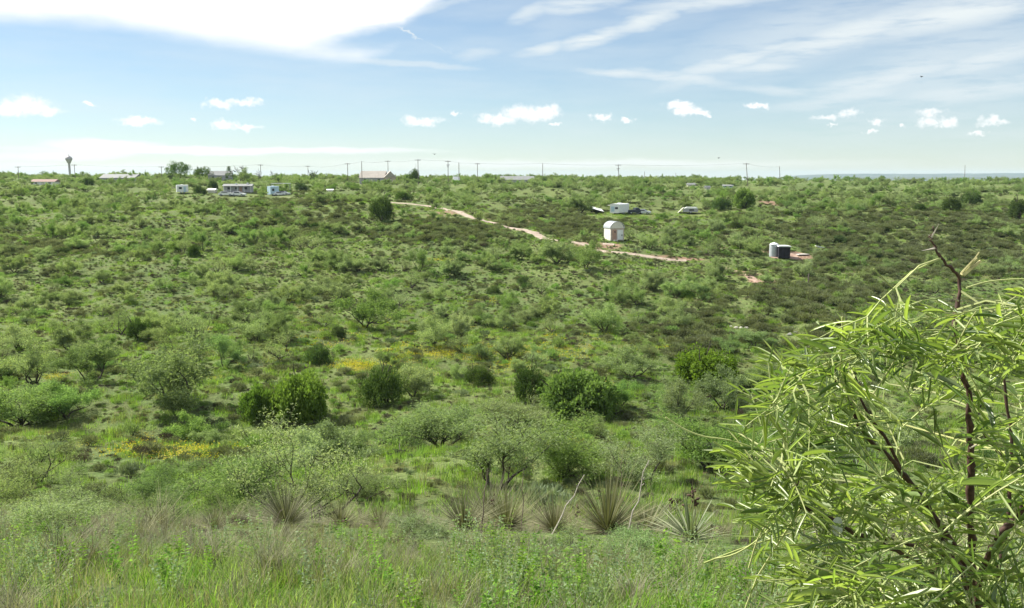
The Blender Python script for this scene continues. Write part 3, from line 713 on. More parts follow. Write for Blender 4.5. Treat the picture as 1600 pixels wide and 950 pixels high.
# low camper with a sloping panel
L0 = at_px(1074, 334); protect(L0, 1052, 320, 1094, 337)
o = empty('camper', L0, R(-8), label='low pale camper with a slanting panel on its left end, right of the travel trailer', cat='camper')
mb = MB(); mb.prism([(-1.2, .4), (2.5, .4), (2.7, .8), (2.5, 1.25), (-.9, 1.25)], -1, 1); part('body', mb, ['greym'], o)
mb = MB(); mb.prism([(-1.0, 1.252), (2.65, 1.252), (2.3, 1.62), (-.2, 1.66)], -1.08, 1.08); part('roof', mb, ['white'], o)
mb = MB(); mb.prism([(-2.6, .05), (-2.5, .0), (-.95, 1.5), (-1.1, 1.56)], -1.1, .9); part('slanting_panel', mb, ['cream'], o)
wheelpart(o, .8, -.9, .3, .2); wheelpart(o, .8, .9, .3, .2)
boxpart('window', (.4, 1.6, -1.03, -.98, .75, 1.1), 'dark', o)

# tank and black bin on the red pad
L0 = at_px(1222, 403); protect(L0, 1202, 378, 1262, 406)
g1 = at_px(1213, 400)
o = empty('water_tank', (L0[0]-1.15, L0[1]+1.1, L0[2]), label='grey ribbed water tank with domed white top behind the black bin', cat='tank')
mb = MB(); pr = []
for i in range(17): pr.append((.78+.025*(i % 2), .0+2.1*i/16))
mb.lathe(pr, 22); part('tank_wall', mb, ['metal'], o, True)
mb = MB(); mb.lathe([(.83, 2.12), (.72, 2.3), (.45, 2.46), (.2, 2.5), (.2, 2.58)], 22); part('lid', mb, ['white'], o, True)
o = empty('storage_bin', (L0[0]+.0+.15, L0[1]-.25, L0[2]), R(-6), label='black boxy bin with pale overhanging lid on the red dirt pad', cat='bin')
boxpart('body', (-.98, .95, -.9, .9, .0, 1.95), 'black', o)
mb = MB(); mb.prism([(-1.08, 1.952), (1.18, 1.952), (1.12, 2.04), (.5, 2.14), (-1.0, 2.12)], -1.0, 1.0); part('lid', mb, ['white'], o)
for x in (-.6, 0, .6): boxpart('rib', (x-.04, x+.04, -.93, -.902, .1, 1.9), 'tire', o)
g1 = at_px(1253, 399, -.02)
mb = MB(); mb.box(-1.1, 1.1, -.6, .6, 0, .12); o = link('concrete_slab', mb.mesh('concrete_slab', ['rock'])); o.location = g1; o.rotation_euler = (0, 0, .3); tag(o, 'pale flat concrete slab on red dirt right of the black bin', 'slab')
PROTECT.append((1240, 392, 1268, 403, g1[1]))
g1 = at_px(1280, 387, -.02); mb = MB(); mb.box(-.8, .8, -.5, .5, 0, .25, mat=Matrix.Rotation(R(12), 4, 'Y')); o = link('metal_sheet', mb.mesh('metal_sheet', ['white'])); o.location = g1; tag(o, 'small white metal sheet lying in brush right of the water tank', 'sheet')
PROTECT.append((1270, 380, 1292, 390, g1[1]))

# houses
def house(px, py, wpx, hpx, rz, wall, roof, label, name='house', ridge='x', depth=None, wins=3, chimney=False, roofh=.42, cat='house', deep=None, prot=.35, Y=None):
    L = at_px(px, py, .1)
    if Y: d_ = ray(px, py); L = (d_.x/d_.y*Y, Y, hz(d_.x/d_.y*Y, Y)-.1)
    k = L[1]/F; w_, h_ = wpx*k, hpx*k
    if Y: d_ = ray(px, py-hpx); h_ = d_.z/d_.y*Y-L[2]
    dp = deep or min(w_*.7, 9)
    protect(L, px-wpx*.5, py-hpx, px+wpx*.5, py-hpx*prot)
    o = empty(name, L, rz, label=label, cat=cat); hw_ = h_*(1-roofh)
    boxpart('wall', (-w_/2, w_/2, -dp/2, dp/2, -.5, hw_), wall, o)
    mb = MB(); ov = .35
    if ridge == 'x':
        pr_ = [(-dp/2-ov, hw_+.003), (dp/2+ov, hw_+.003), (0, h_)]
        v = [(-w_/2-ov, a, b) for a, b in pr_] + [(w_/2+ov, a, b) for a, b in pr_]
    else:
        pr_ = [(-w_/2-ov, hw_+.003), (w_/2+ov, hw_+.003), (0, h_)]
        v = [(a, -dp/2-ov, b) for a, b in pr_] + [(a, dp/2+ov, b) for a, b in pr_]
    mb.add(v, [(0,1,2),(5,4,3),(0,3,4,1),(1,4,5,2),(2,5,3,0)])
    rf = part('roof', mb, [roof], o)
    for i in range(wins):
        x = -w_/2 + w_*(i+.7)/(wins+.4)
        boxpart('window', (x-.5, x+.5, -dp/2-.04, -dp/2+.01, hw_*.45, hw_*.8), 'dark', o)
    boxpart('door', (-.45, .45, -dp/2-.05, -dp/2+.01, -.3, hw_*.75), 'cream', o)
    if chimney: boxpart('chimney', (w_*.2, w_*.2+.6, -.3, .3, h_*.7, h_*1.12), 'greym', rf)
    return o
house(72, 289, 34, 9, R(6), 'white', 'redroof', 'low house with reddish brown roof and white wall near the left edge')
house(190, 277, 54, 5, R(-3), 'greym', 'greyroof', 'long low grey house on the ridge right of the water tower', roofh=.4, Y=430, prot=.6)
house(345, 281, 34, 14, R(12), 'greym', 'greyroof', 'grey gabled house half hidden behind the small dark cedar', roofh=.45, Y=445)
house(584, 276, 38, 9, R(-5), 'greym', 'tanroof', 'wide tan roofed house on the ridge beneath the power poles', roofh=.55, Y=430, prot=.6)
house(609, 276, 16, 8.5, R(12), 'pink', 'tanroof', 'brown gabled wing at the right end of the tan roofed house', roofh=.45, name='house_wing', ridge='y', wins=1, deep=8, Y=427, prot=.6)
house(808, 279, 50, 4, R(2), 'greym', 'greyroof', 'long grey building low on the ridge in the middle of the skyline', roofh=.35, name='building', cat='building', Y=440, prot=.7)
house(1080, 291, 12, 5, R(5), 'cream', 'greyroof', 'tiny white roofed cabin far off below the middle of the right skyline', roofh=.5, wins=1, name='cabin', cat='cabin', prot=.7)
house(1137, 293, 14, 5, R(-4), 'blueish', 'greyroof', 'pale blue cabin far off left of the leaning power pole', roofh=.4, wins=2, name='cabin', cat='cabin', prot=.7)
house(1105, 296, 7, 6, R(20), 'cream', 'greyroof', 'smallest white cabin in brush between the two other far cabins', roofh=.5, wins=1, name='cabin', cat='cabin', prot=.7)
house(713, 283, 8, 7, R(10), 'white', 'white', 'tiny white hut at the skyline beneath the bare power pole', roofh=.4, wins=1, Y=410, name='hut', cat='hut')
house(516, 299, 8, 4, R(0), 'white', 'white', 'tiny white hut low in the brush left of the big dark juniper', roofh=.4, wins=1, name='hut', cat='hut')
house(332, 302, 11, 7, R(-8), 'cream', 'white', 'small pale shed between the dark bushes and the grey mobile home', roofh=.35, wins=0, name='shed', cat='shed')
# white camper on the left
def boxcamper(px, py, wpx, hpx, rz, mat, label):
    L = at_px(px, py); k = L[1]/F; protect(L, px-wpx*.6, py-hpx, px+wpx*.6, py)
    o = empty('camper', L, rz, label=label, cat='camper'); w_, h_ = wpx*k, hpx*k
    mb = MB(); mb.prism(rounded(2.4, .45, h_, .28), -w_/2, w_/2); b_ = part('body', mb, [mat], o); b_.rotation_euler = (0, 0, math.pi/2)
    boxpart('window', (-w_*.3, -w_*.05, -1.23, -1.19, h_*.5, h_*.75), 'dark', o); boxpart('door', (w_*.1, w_*.3, -1.23, -1.19, .5, h_*.8), 'blueish', o)
    boxpart('roof_vent', (-.3, .3, -.3, .3, h_, h_+.15), 'white', o)
    for x in (-.5, .5): wheelpart(o, x, -1.05, .34, .2)
    return o
boxcamper(285, 302, 17, 13, R(25), 'white', 'white camper with bluish shadow left of the dark bushes by the mobile home')
o = boxcamper(427, 306, 14, 15, R(40), 'blueish', 'pale blue camper with white canopy beside the parked white cars')
L0 = at_px(434, 303); k_ = L0[1]/F
o = empty('canopy', (L0[0]+.8, L0[1]+1.5, L0[2]), R(5), label='flat white canopy on posts behind the pale blue camper', cat='canopy')
boxpart('roof_sheet', (-3, 3, -1.6, 1.6, 3.3, 3.42), 'white', o)
for x in (-2.8, 2.8):
    for y in (-1.4, 1.4): boxpart('post', (x-.06, x+.06, y-.06, y+.06, 0, 3.297), 'greym', o)
# grey mobile home
L0 = at_px(372, 301); k_ = L0[1]/F; protect(L0, 345, 285, 396, 304)
o = empty('mobile_home', L0, R(9), label='long grey mobile home with shaded porch and pale roof behind parked cars', cat='mobile home')
wm = 42*k_; hm = 13*k_
boxpart('wall', (-wm/2, wm/2, 0, 3.6, .0, hm*.78), 'greym', o)
mb = MB(); v = [(-wm/2-.3, -1.6, hm*.76), (wm/2+.3, -1.6, hm*.76), (wm/2+.3, 4, hm*.782), (-wm/2-.3, 4, hm*.782), (-wm/2-.3, 1.8, hm), (wm/2+.3, 1.8, hm)]
mb.add(v, [(0,1,5,4),(3,4,5,2),(0,4,3),(1,2,5),(0,3,2,1)]); rf = part('roof', mb, ['greyroof'], o)
boxpart('vent', (-1, -.4, 1, 1.6, hm*.9, hm*1.08), 'white', rf); boxpart('vent', (wm*.3, wm*.3+.5, 1, 1.6, hm*.9, hm*1.15), 'white', rf)
for i in range(5): boxpart('porch_post', (-wm/2+wm*i/4-.08*(i-2)-.07, -wm/2+wm*i/4-.08*(i-2)+.07, -1.5, -1.36, 0, hm*.757), 'white', o)
for x in (-.32, -.05, .28): boxpart('window', (wm*x-.45, wm*x+.45, -.04, .01, hm*.35, hm*.62), 'dark', o)
boxpart('door', (wm*.1-.45, wm*.1+.45, -.05, .01, .1, hm*.62), 'pinkdoor', o)
vehicle(353, 306, R(10), 'white', 'white car parked at the left end of the grey mobile home')
vehicle(373, 307, R(-8), 'white', 'white car parked before the middle of the grey mobile home')
vehicle(436, 306, R(30), 'white', 'white car parked between the blue camper and another white car', s=.85)
vehicle(444, 305, R(-15), 'silver', 'silver car parked rightmost in the yard of the blue camper', s=.85)

# water tower
d = ray(108, 256); Yt = 1050.0; xt = d.x/d.y*Yt; zt = hz(xt, Yt); top = ray(108, 243); ztop = top.z/top.y*Yt; kk = Yt/F
o = empty('water_tower', (xt, Yt, zt-.5), label='grey bulb topped water tower rising over the left skyline', cat='water tower')
hh = ztop-zt+.5; r = 5.2*kk
mb = MB(); mb.lathe([(2.6, 0), (1.5, 4), (1.25, 10), (1.25, hh-13*kk), (1.7, hh-11*kk)], 18); part('column', mb, ['steel'], o, True)
mb = MB(); mb.lathe([(1.5, hh-12*kk), (2.2, hh-10.5*kk), (r*.75, hh-8*kk), (r*.97, hh-6*kk), (r, hh-5*kk), (r*.93, hh-3.5*kk), (r*.68, hh-1.8*kk), (r*.35, hh-.7*kk), (.4, hh)], 28); tk = part('tank', mb, ['steel'], o, True)
mb = MB(); mb.lathe([(.35, hh-.1), (.35, hh+1.2)], 8); part('vent', mb, ['steel'], tk)
mb = MB(); mb.lathe([(r*1.02, hh-5.4*kk), (r*1.04, hh-5.4*kk), (r*1.04, hh-5.0*kk), (r*1.02, hh-5.0*kk)], 28); part('rail', mb, ['steel'], tk)
TZ = ztop + 3

# utility poles: px, row of top, row of ground (hidden in brush), arms, lean px
poles = [(28,260,1,0,430),(83,266,0,0,600),(116,257,1,0,450),(227,265,0,0,600),(252,260,1,0,450),(308,259,0,0,520),(407,257,1,0,460),(481,259,1,0,520),(543,255,1,0,430),(565,252,0,0,400),(606,251,1,0,455),
         (653,249,1,0,400),(700,251,2,0,410),(717,254,0,0,390),(746,255,1,0,450),(848,255,0,0,440),(966,257,2,-2,420),(1007,268,0,0,600),(1056,270,0,0,640),(1166,255,1,-4,400),(1218,260,0,-2,460),(1508,258,0,-1,620)]
where = ['near the left edge', 'just left of the water tower', 'right beside the water tower', 'above the long grey house', 'left of the round skyline elm', 'above the second skyline tree', 'among bare trees above the mobile home',
         'left of the paired bare poles', 'left of the tan roofed house', 'at the left end of the tan roof', 'behind the tan roof', 'behind the dark skyline bush', 'first right of the dark skyline bush', 'beside the tiny white skyline hut',
         'first right of the tiny skyline hut', 'above the long grey skyline building', 'above the white travel trailer', 'first right of the transformer pole over the trailer', 'midway between trailer pole and leaning pole', 'left of the bluish hill and leaning', 'at the left end of the bluish hill', 'alone against the bluish hill at far right']
TOPS = []
for (px, ty, arms, lean, Y), wh in zip(poles, where):
    tp = ray(px, ty); X = tp.x/tp.y*Y; zt_ = tp.z/tp.y*Y; zb = hz(X, Y)-.3; h_ = zt_-zb; kx = lean*Y/F
    kind_ = 'bare' if arms == 0 else ('single armed' if arms == 1 else 'double armed')
    o = empty('utility_pole', (X+(-kx if True else 0), Y, zb), label=f'{kind_} wooden power pole {wh}', cat='utility pole', group='power poles along the ridge')
    mb = MB(); mb.tube([(0, 0, 0), (kx, 0, h_)], [.17, .12], 7); part('post', mb, ['wood'], o)
    for a in range(arms):
        z = h_-.35-a*1.6; w_ = 1.35 if a == 0 else .7
        c_ = part('crossarm', (lambda q: (q.box(kx-w_, kx+w_, -.32, -.19, z-.09, z+.09), q)[1])(MB()), ['wood'], o)
        for x in (-w_+.1, w_-.1) + ((0.3,) if a == 0 else ()):
            q = MB(); q.lathe([(.07, z+.09), (.09, z+.2), (.04, z+.32)], 6, cx=kx+x, cy=-.25); part('insulator', q, ['greym'], c_)
    if arms == 2: q = MB(); q.lathe([(.28, h_-3.0), (.3, h_-2.9), (.3, h_-2.1), (.2, h_-2.0)], 10, cx=kx, cy=-.48); part('transformer', q, ['greym'], o)
    TOPS.append((px, Vector((X, Y-.25, zt_-.05)), arms)); TZ = max(TZ, zt_+2)
wn = {q[0]: w_ for q, w_ in zip(poles, where)}
wp = [q for q in TOPS if q[2] > 0 or q[0] in (565, 848, 1218)]
for a, b in zip(wp[:-1], wp[1:]):
    if abs(a[1].x-b[1].x) > 260: continue
    o = empty('power_line', tuple(a[1]), label=f'wires running right from the pole {wn[a[0]]}', cat='power line', group='power lines along the ridge')
    for dx in (-.9, .9):
        pts = []
        for k in range(9):
            f_ = k/8; p = a[1].lerp(b[1], f_); p.z -= 4*f_*(1-f_)*(b[1]-a[1]).length*.012; p.x += dx*.9*0; p.y += dx; pts.append(p-a[1])
        mb = MB(); mb.tube(pts, .018, 3); part('wire', mb, ['wire'], o)

# birds
for px, py, Y, s, lb in ((679,241,180,1.0,'small dark bird flying above the dark skyline bush'), (1123,247,160,.8,'tiny dark bird flying left of the leaning power pole'), (1440,120,150,.9,'tiny dark bird high in the cirrus at right')):
    d = ray(px, py); loc = (d.x/d.y*Y, Y, d.z/d.y*Y); TZ = max(TZ, loc[2]+2)
    o = empty('bird', loc, .6, label=lb, cat='bird', group='distant birds in flight'); o.scale = (s, s, s)
    mb = MB(); mb.lathe([(.01, -.25), (.07, -.12), (.08, 0), (.05, .13), (.045, .17), (.01, .26)], 8); b_ = part('body', mb, ['feather'], o, True); b_.rotation_euler = (math.pi/2, 0, 0)
    for sx in (-1, 1):
        mb = MB(); mb.add([(sx*.04, -.08, .02), (sx*.04, .1, .02), (sx*.3, .08, .16), (sx*.62, -.05, .1), (sx*.3, -.07, .15), (sx*.04, 0, .045), (sx*.3, 0, .18)], [(0,4,6,5),(5,6,2,1),(4,3,6),(6,3,2)]); part('wing', mb, ['feather'], o)
    mb = MB(); mb.add([(0, .2, 0), (-.08, .4, 0), (.08, .4, 0), (0, .3, .02)], [(0,1,3),(0,3,2)]); part('tail', mb, ['feather'], o)

# rocks, brush pile, fence post
def rock(seed, s, mat):
    rg = np.random.default_rng(seed); mb = MB(); n, m_ = 8, 5; V = []
    for i in range(m_):
        ph = math.pi*(i+.5)/m_
        for j in range(n):
            r_ = s*rg.uniform(.75, 1.15); V.append((math.sin(ph)*math.cos(6.283*j/n)*r_, math.sin(ph)*math.sin(6.283*j/n)*r_*.8, math.cos(ph)*r_*.55+s*.3))
    mb.add(V, [(i*n+j, (i+1)*n+j, (i+1)*n+(j+1) % n, i*n+(j+1) % n) for i in range(m_-1) for j in range(n)] + [tuple(range(n)), tuple(range(m_*n-1, (m_-1)*n-1, -1))])
    return mb.mesh('rock', [mat])
rk = [(1142,511,.22,'rock','leftmost pale rock of the white outcrop on the brushy slope'),(1150,514,.3,'rock','second pale rock from the left in the white outcrop'),(1158,513,.26,'rock','middle pale rock of the white outcrop on the slope'),
      (1166,514,.28,'rock','rightmost pale rock of the white outcrop on the slope'),(1234,524,.4,'greyrock','grey rock lying right of the white outcrop'),(1243,521,.3,'greyrock','smaller grey rock right behind the larger grey rock'),
      (604,709,.2,'rock','pale round stone against the grey brush pile'),(863,379,.3,'rock','white stone by the verge where the road meets the shrubs')]
for i, (px, py, s, mt, lb) in enumerate(rk):
    g = at_px(px, py, .03); o = link('rock', rock(200+i, s, mt)); o.location = g; tag(o, lb, 'rock', 'pale rocks on the hillside' if i < 6 else None); PROTECT.append((px-7, py-8, px+7, py+2, g[1]))
g = at_px(625, 714); o = empty('brush_pile', g, label='tangled grey brush pile with a pale upright stick in the meadow', cat='brush pile')
rg = np.random.default_rng(9); mb = MB()
for i in range(90):
    a = rg.uniform(0, 6.28); r_ = rg.uniform(0, .6); p = Vector((math.cos(a)*r_*1.1, math.sin(a)*r_*.7, rg.uniform(.05, .5)*(1-r_))); d = Vector(rg.normal(size=3)); d.z *= .3; d.normalize()
    mb.tube([p-d*rg.uniform(.2, .5), p, p+(d+Vector(rg.normal(size=3))*.3)*rg.uniform(.2, .5)], [.012, .014, .005], 3, cap=False)
q = part('branches', mb, ['bark'], o); q['kind'] = 'stuff'
mb = MB(); mb.tube([(.05, 0, .2), (-.02, 0, .6), (.02, 0, .95)], [.03, .022, .008], 5); part('upright_stick', mb, ['dead'], o)
PROTECT.append((596, 690, 650, 716, g[1]))
g = at_px(1263, 443); mb = MB(); mb.box(-.07, .07, -.07, .07, -.2, 1.5); o = link('fence_post', mb.mesh('fence_post', ['wood'])); o.location = g; tag(o, 'lone short dark fence post right of the red dirt track', 'fence post')
g = at_px(604, 772, -.1); mb = MB()
for dx, dz in ((.14, .1), (-.12, .1), (.02, -.16)): mb.tube([(0, 0, .12), (dx*.6, 0, .12+dz*.4), (dx, 0, .12+dz)], [.02, .016, .008], 4)
o = link('dead_branch', mb.mesh('dead_branch', ['cut'])); o.location = g; tag(o, 'tiny pale forked dead branch in the grass above the foreground yuccas', 'dead branch')

# ------------------------------------------------------------------ placing plants
MARKS = []     # (px, py, phrase) things that labels may refer to
NAMEOF = dict(mesquite='mesquite_tree', near_mesquite='mesquite_tree', juniper='juniper_bush', bright_bush='leafy_bush', cedar='cedar_tree', elm='elm_tree', shrub='low_shrub', brown_shrub='twiggy_shrub', sage_shrub='sage_shrub', green_shrub='green_shrub')
COUNT = {}
def place(kind, vi, loc, rz, scale, label, cat, group=None):
    p = PROTO[kind][vi % len(PROTO[kind])]; nm = NAMEOF[kind]
    if 'parts' in p:
        o = empty(nm, loc, rz); o.scale = scale
        for pn, me in p['parts']:
            c = link(pn, me, o)
            if pn == 'crown': c['kind'] = 'stuff'
    else:
        o = link(nm, p['joined']); o.location = loc; o.rotation_euler = (0, 0, rz); o.scale = scale
    tag(o, label, cat, group); COUNT[kind] = COUNT.get(kind, 0)+1
    return o
def hero(kind, px, py, wpx, hpx, label, cat, vi=0, Y=None, rz=None, mark=None):
    if Y is None: g = ground(px, py)
    else:
        d = ray(px, py); x = d.x/d.y*Y; g = Vector((x, Y, hz(x, Y)))
    k = g.y/F; p = PROTO[kind][vi % len(PROTO[kind])]
    if kind in ('juniper', 'bright_bush'): wpx *= .82; hpx *= .86
    sx, sz = wpx*k/p['w'], hpx*k/p['h']
    place(kind, vi, (g.x, g.y, g.z-.04), random.uniform(0, 6.28) if rz is None else rz, (sx, sx, sz), label, cat)
    PROTECT.append((px-wpx*.38, py-hpx*.85, px+wpx*.38, py-2, g.y))
    HEROES.append((g.x, g.y, wpx*k*.5))
    if mark: MARKS.append((px, py-hpx*.4, mark))
    return g
HEROES = []
H_ = hero
H_('juniper', 602, 632, 78, 68, 'round dark green juniper bush standing alone in the middle of the valley', 'bush', 0, mark='the round dark valley juniper')
H_('juniper', 826, 626, 60, 60, 'dark juniper bush touching the bright leafy bush on its right', 'bush', 1)
H_('bright_bush', 905, 648, 122, 80, 'wide bright green leafy bush right of the dark juniper in the draw', 'bush', 0, mark='the wide bright leafy bush')
H_('bright_bush', 1105, 600, 100, 62, 'rounded yellow green leafy bush on the right valley side', 'bush', 1, mark='the rounded yellow green bush')
H_('bright_bush', 468, 655, 96, 84, 'tall dark green leafy bush in the draw left of centre', 'bush', 1, mark='the tall leafy draw bush')
H_('bright_bush', 405, 655, 62, 58, 'yellow green leafy bush leaning on the left of the tall draw bush', 'bush', 0)
H_('juniper', 497, 570, 48, 34, 'low spreading dark juniper above the tall draw bush', 'bush', 2, mark='the low spreading juniper')
H_('juniper', 748, 602, 52, 34, 'low dark gray juniper left of the dark juniper pair', 'bush', 1)
H_('juniper', 217, 533, 40, 40, 'small dark tree with visible trunk on the left valley side', 'tree', 0, mark='the small dark tree with a trunk')
H_('mesquite', 275, 640, 132, 104, 'large spreading mesquite with shaded dark base in the left draw', 'tree', 1, mark='the large left draw mesquite')
H_('mesquite', 143, 600, 84, 68, 'wide pale mesquite between the left edge and the large draw mesquite', 'tree', 3)
H_('mesquite', 55, 600, 74, 74, 'upright mesquite with thin trunk near the left edge above the draw', 'tree', 2)
H_('mesquite', 103, 655, 76, 60, 'dark shaded mesquite in the left draw below the wide pale mesquite', 'tree', 0)
H_('near_mesquite', 30, 668, 110, 70, 'broad grey green mesquite clump at the left edge in the draw', 'tree', 0)
H_('mesquite', 572, 512, 74, 58, 'dark stemmed mesquite with round crown on the central meadow', 'tree', 0, mark='the round crowned meadow mesquite')
H_('mesquite', 676, 541, 54, 46, 'thin leaning mesquite left of the yellow flower patches', 'tree', 4)
H_('mesquite', 870, 412, 44, 38, 'bright green mesquite just below the dirt road', 'tree', 1, mark='the mesquite below the dirt road')
H_('mesquite', 915, 420, 46, 42, 'dark stemmed mesquite between the dirt road and the arched shed', 'tree', 0)
H_('juniper', 596, 345, 40, 40, 'tall dark green juniper at the bend of the dirt road', 'bush', 0, mark='the dark juniper at the road bend')
H_('juniper', 630, 313, 32, 15, 'squat dark juniper just above the start of the dirt road', 'bush', 1)
H_('juniper', 303, 402, 22, 22, 'small dark juniper in the left middle distance', 'bush', 2, mark='the small left juniper')
H_('juniper', 100, 396, 18, 11, 'tiny dark juniper low on the far left slope', 'bush', 0)
H_('juniper', 470, 299, 24, 14, 'dark juniper right of the silver car in the yard', 'bush', 0)
H_('juniper', 312, 304, 22, 15, 'dark juniper right of the white camper', 'bush', 1); H_('juniper', 333, 295, 16, 13, 'dark juniper above the small pale shed', 'bush', 2)
H_('juniper', 138, 290, 20, 13, 'dark juniper on the skyline slope below the water tower', 'bush', 1)
H_('juniper', 820, 444, 22, 15, 'small dark ball shaped juniper in the middle meadow', 'bush', 0, mark='the ball shaped meadow juniper')
H_('juniper', 772, 459, 26, 14, 'flat dark juniper left of the ball shaped one', 'bush', 1)
H_('juniper', 528, 527, 26, 20, 'small dark juniper below the round crowned meadow mesquite', 'bush', 2)
H_('mesquite', 907, 333, 34, 30, 'shaded mesquite left of the white lean-to roof', 'tree', 1, mark='the mesquite by the lean-to')
H_('bright_bush', 1162, 325, 32, 32, 'deep green leafy tree on the slope right of the low camper', 'tree', 0, mark='the deep green slope tree')
H_('juniper', 1128, 328, 34, 20, 'dark juniper left of the deep green slope tree', 'bush', 0)
H_('juniper', 1487, 330, 32, 24, 'left of the two touching dark junipers on the right slope', 'bush', 1, mark='the two right slope junipers'); H_('juniper', 1517, 320, 36, 21, 'right of the two touching dark junipers on the right slope', 'bush', 2)
H_('juniper', 1592, 342, 36, 34, 'dark juniper cut by the right edge on the far slope', 'bush', 0)
H_('juniper', 1438, 329, 20, 12, 'small dark juniper left of the two touching junipers', 'bush', 0); H_('juniper', 1310, 380, 26, 14, 'dark juniper right of the white metal sheet', 'bush', 2)
H_('juniper', 1330, 418, 20, 13, 'small dark juniper behind the top of the foreground mesquite twigs', 'bush', 1); H_('juniper', 1150, 357, 24, 12, 'dark flat juniper below the low pale camper', 'bush', 1)
H_('mesquite', 1060, 660, 90, 70, 'grey green mesquite with dark forked trunk below the yellow green bush', 'tree', 4)
H_('mesquite', 1130, 640, 74, 62, 'pale mesquite in front of the rounded yellow green bush', 'tree', 1)
H_('mesquite', 985, 590, 74, 50, 'airy mesquite between the wide bright bush and the yellow green bush', 'tree', 2)
H_('mesquite', 945, 520, 64, 46, 'airy light mesquite on the meadow above the wide bright bush', 'tree', 4)
H_('mesquite', 1180, 545, 64, 30, 'low mesquite beside the white rock outcrop', 'tree', 3)
# skyline trees
def sky_tree(kind, px, top, bot, wpx, Y, label, vi=0):
    d = ray(px, bot); x = d.x/d.y*Y; zg = hz(x, Y); tp = ray(px, top); h_ = tp.z/tp.y*Y - zg; p = PROTO[kind][vi % len(PROTO[kind])]
    s = wpx*Y/F/p['w']; place(kind, vi, (x, Y, zg-.1), random.uniform(0, 6), (s, s, h_/p['h']), label, 'tree')
    PROTECT.append((px-wpx*.4, top, px+wpx*.4, bot, Y))
sky_tree('elm', 279, 253, 277, 30, 430, 'large round elm standing on the left skyline'); sky_tree('elm', 317, 261, 278, 24, 440, 'smaller round elm right of the large skyline elm')
sky_tree('cedar', 358, 260, 277, 13, 420, 'small pointed dark cedar on the skyline before the grey gabled house'); sky_tree('juniper', 648, 265, 275, 17, 420, 'dark round bush on the skyline beneath a power pole', 1)
sky_tree('mesquite', 381, 262, 279, 24, 420, 'pale tree on the skyline right of the pointed cedar', 2); sky_tree('mesquite', 209, 266, 277, 11, 430, 'small dark tree on the skyline above the long grey house', 0)
# bare skyline trees
def bare_tree(px, top, wpx, Y, label, seed):
    rg = np.random.default_rng(seed); x = (px-CX)/F*Y*1.0; d = ray(px, top); x = d.x/d.y*Y; zg = hz(x, Y); h_ = d.z/d.y*Y-zg
    segs, tips = skeleton(rg, 1, 1.0, .08, 4, out=.05, up=1, ratio=.7, kids=3); mb = wood(segs, .02)
    mx = max(v_[2] for v_ in mb.v); o = link('bare_tree', mb.mesh('bare_tree', ['bark'])); o.location = (x, Y, zg-.1); s = h_/mx; o.scale = (s, s, s); tag(o, label, 'tree', 'leafless trees on the skyline')
bare_tree(407, 262, 16, 430, 'grey leafless tree around the armed pole above the mobile home', 1); bare_tree(428, 266, 10, 430, 'small leafless tree right of the armed pole above the mobile home', 2)
bare_tree(485, 265, 10, 430, 'leafless tree at the pole left of the paired bare poles', 3); bare_tree(374, 258, 10, 440, 'tall thin leafless tree behind the pale skyline tree', 4)

# near mesquites below the crest
H_('near_mesquite', 480, 862, 200, 165, 'crooked dark branched mesquite with sparse leaves just behind the foreground yuccas', 'tree', 1, Y=27, rz=.4, mark='the crooked near mesquite')
H_('near_mesquite', 385, 850, 130, 110, 'left leaning sparse mesquite touching the crooked near mesquite', 'tree', 0, Y=27.5)
H_('near_mesquite', 150, 868, 120, 90, 'twiggy half bare mesquite in the lower left', 'tree', 1, Y=24, mark='the twiggy lower left mesquite')
H_('near_mesquite', 45, 862, 110, 90, 'grey twiggy mesquite at the lower left edge', 'tree', 2, Y=24)
H_('near_mesquite', 775, 790, 170, 130, 'broad pale green mesquite right behind the middle yuccas', 'tree', 2, Y=36, mark='the broad mesquite behind the yuccas')
H_('near_mesquite', 690, 700, 110, 70, 'pale mesquite left behind the broad mesquite', 'tree', 0)
H_('near_mesquite', 880, 745, 120, 85, 'feathery mesquite right behind the broad mesquite', 'tree', 0)
H_('near_mesquite', 1010, 760, 130, 90, 'loose mesquite in the green hollow behind the white dead stalks', 'tree', 2)
H_('near_mesquite', 1110, 735, 120, 80, 'loose mesquite half hidden behind the foreground leaves', 'tree', 0)
H_('near_mesquite', 50, 760, 120, 75, 'dark stemmed shrubby mesquite in the left meadow', 'tree', 1, mark='the left meadow mesquite')
H_('near_mesquite', 790, 665, 110, 52, 'low pale mesquite on the bank below the dark juniper', 'tree', 2)
H_('near_mesquite', 880, 975, 130, 60, 'low twiggy mesquite sprawling at the bottom edge', 'bush', 1, Y=8.5)
for _p, _y, _w, _h, _Y, _v, _l in ((262,905,120,70,13.5,1,'low crooked mesquite in the lower left grass between pod stalks'),(75,935,140,75,11.5,2,'sprawling grey mesquite at the bottom left corner'),(352,880,90,60,18,0,'small loose mesquite left of the dark yucca'),
    (205,860,80,60,21,1,'small twiggy mesquite right of the twiggy lower left mesquite'),(660,905,90,45,12,2,'low leafy mesquite seedling below the middle yuccas'),(985,935,120,45,9.0,0,'low leafy mesquite at the bottom left of the rosette yucca'),(100,820,110,60,30,1,'grey twiggy mesquite above the lower left mesquites'),
    (250,800,90,50,34,0,'pale mesquite left of the crooked near mesquite'),(560,800,100,60,33,2,'pale mesquite right behind the crooked near mesquite')):
    H_('near_mesquite', _p, _y, _w, _h, _l, 'tree', _v, Y=_Y)
H_('green_shrub', 625, 700, 70, 30, 'low bright green bush above the brush pile', 'shrub', 1)
H_('sage_shrub', 845, 800, 90, 46, 'blue grey sage clump behind the middle yuccas', 'shrub', 0, Y=30)
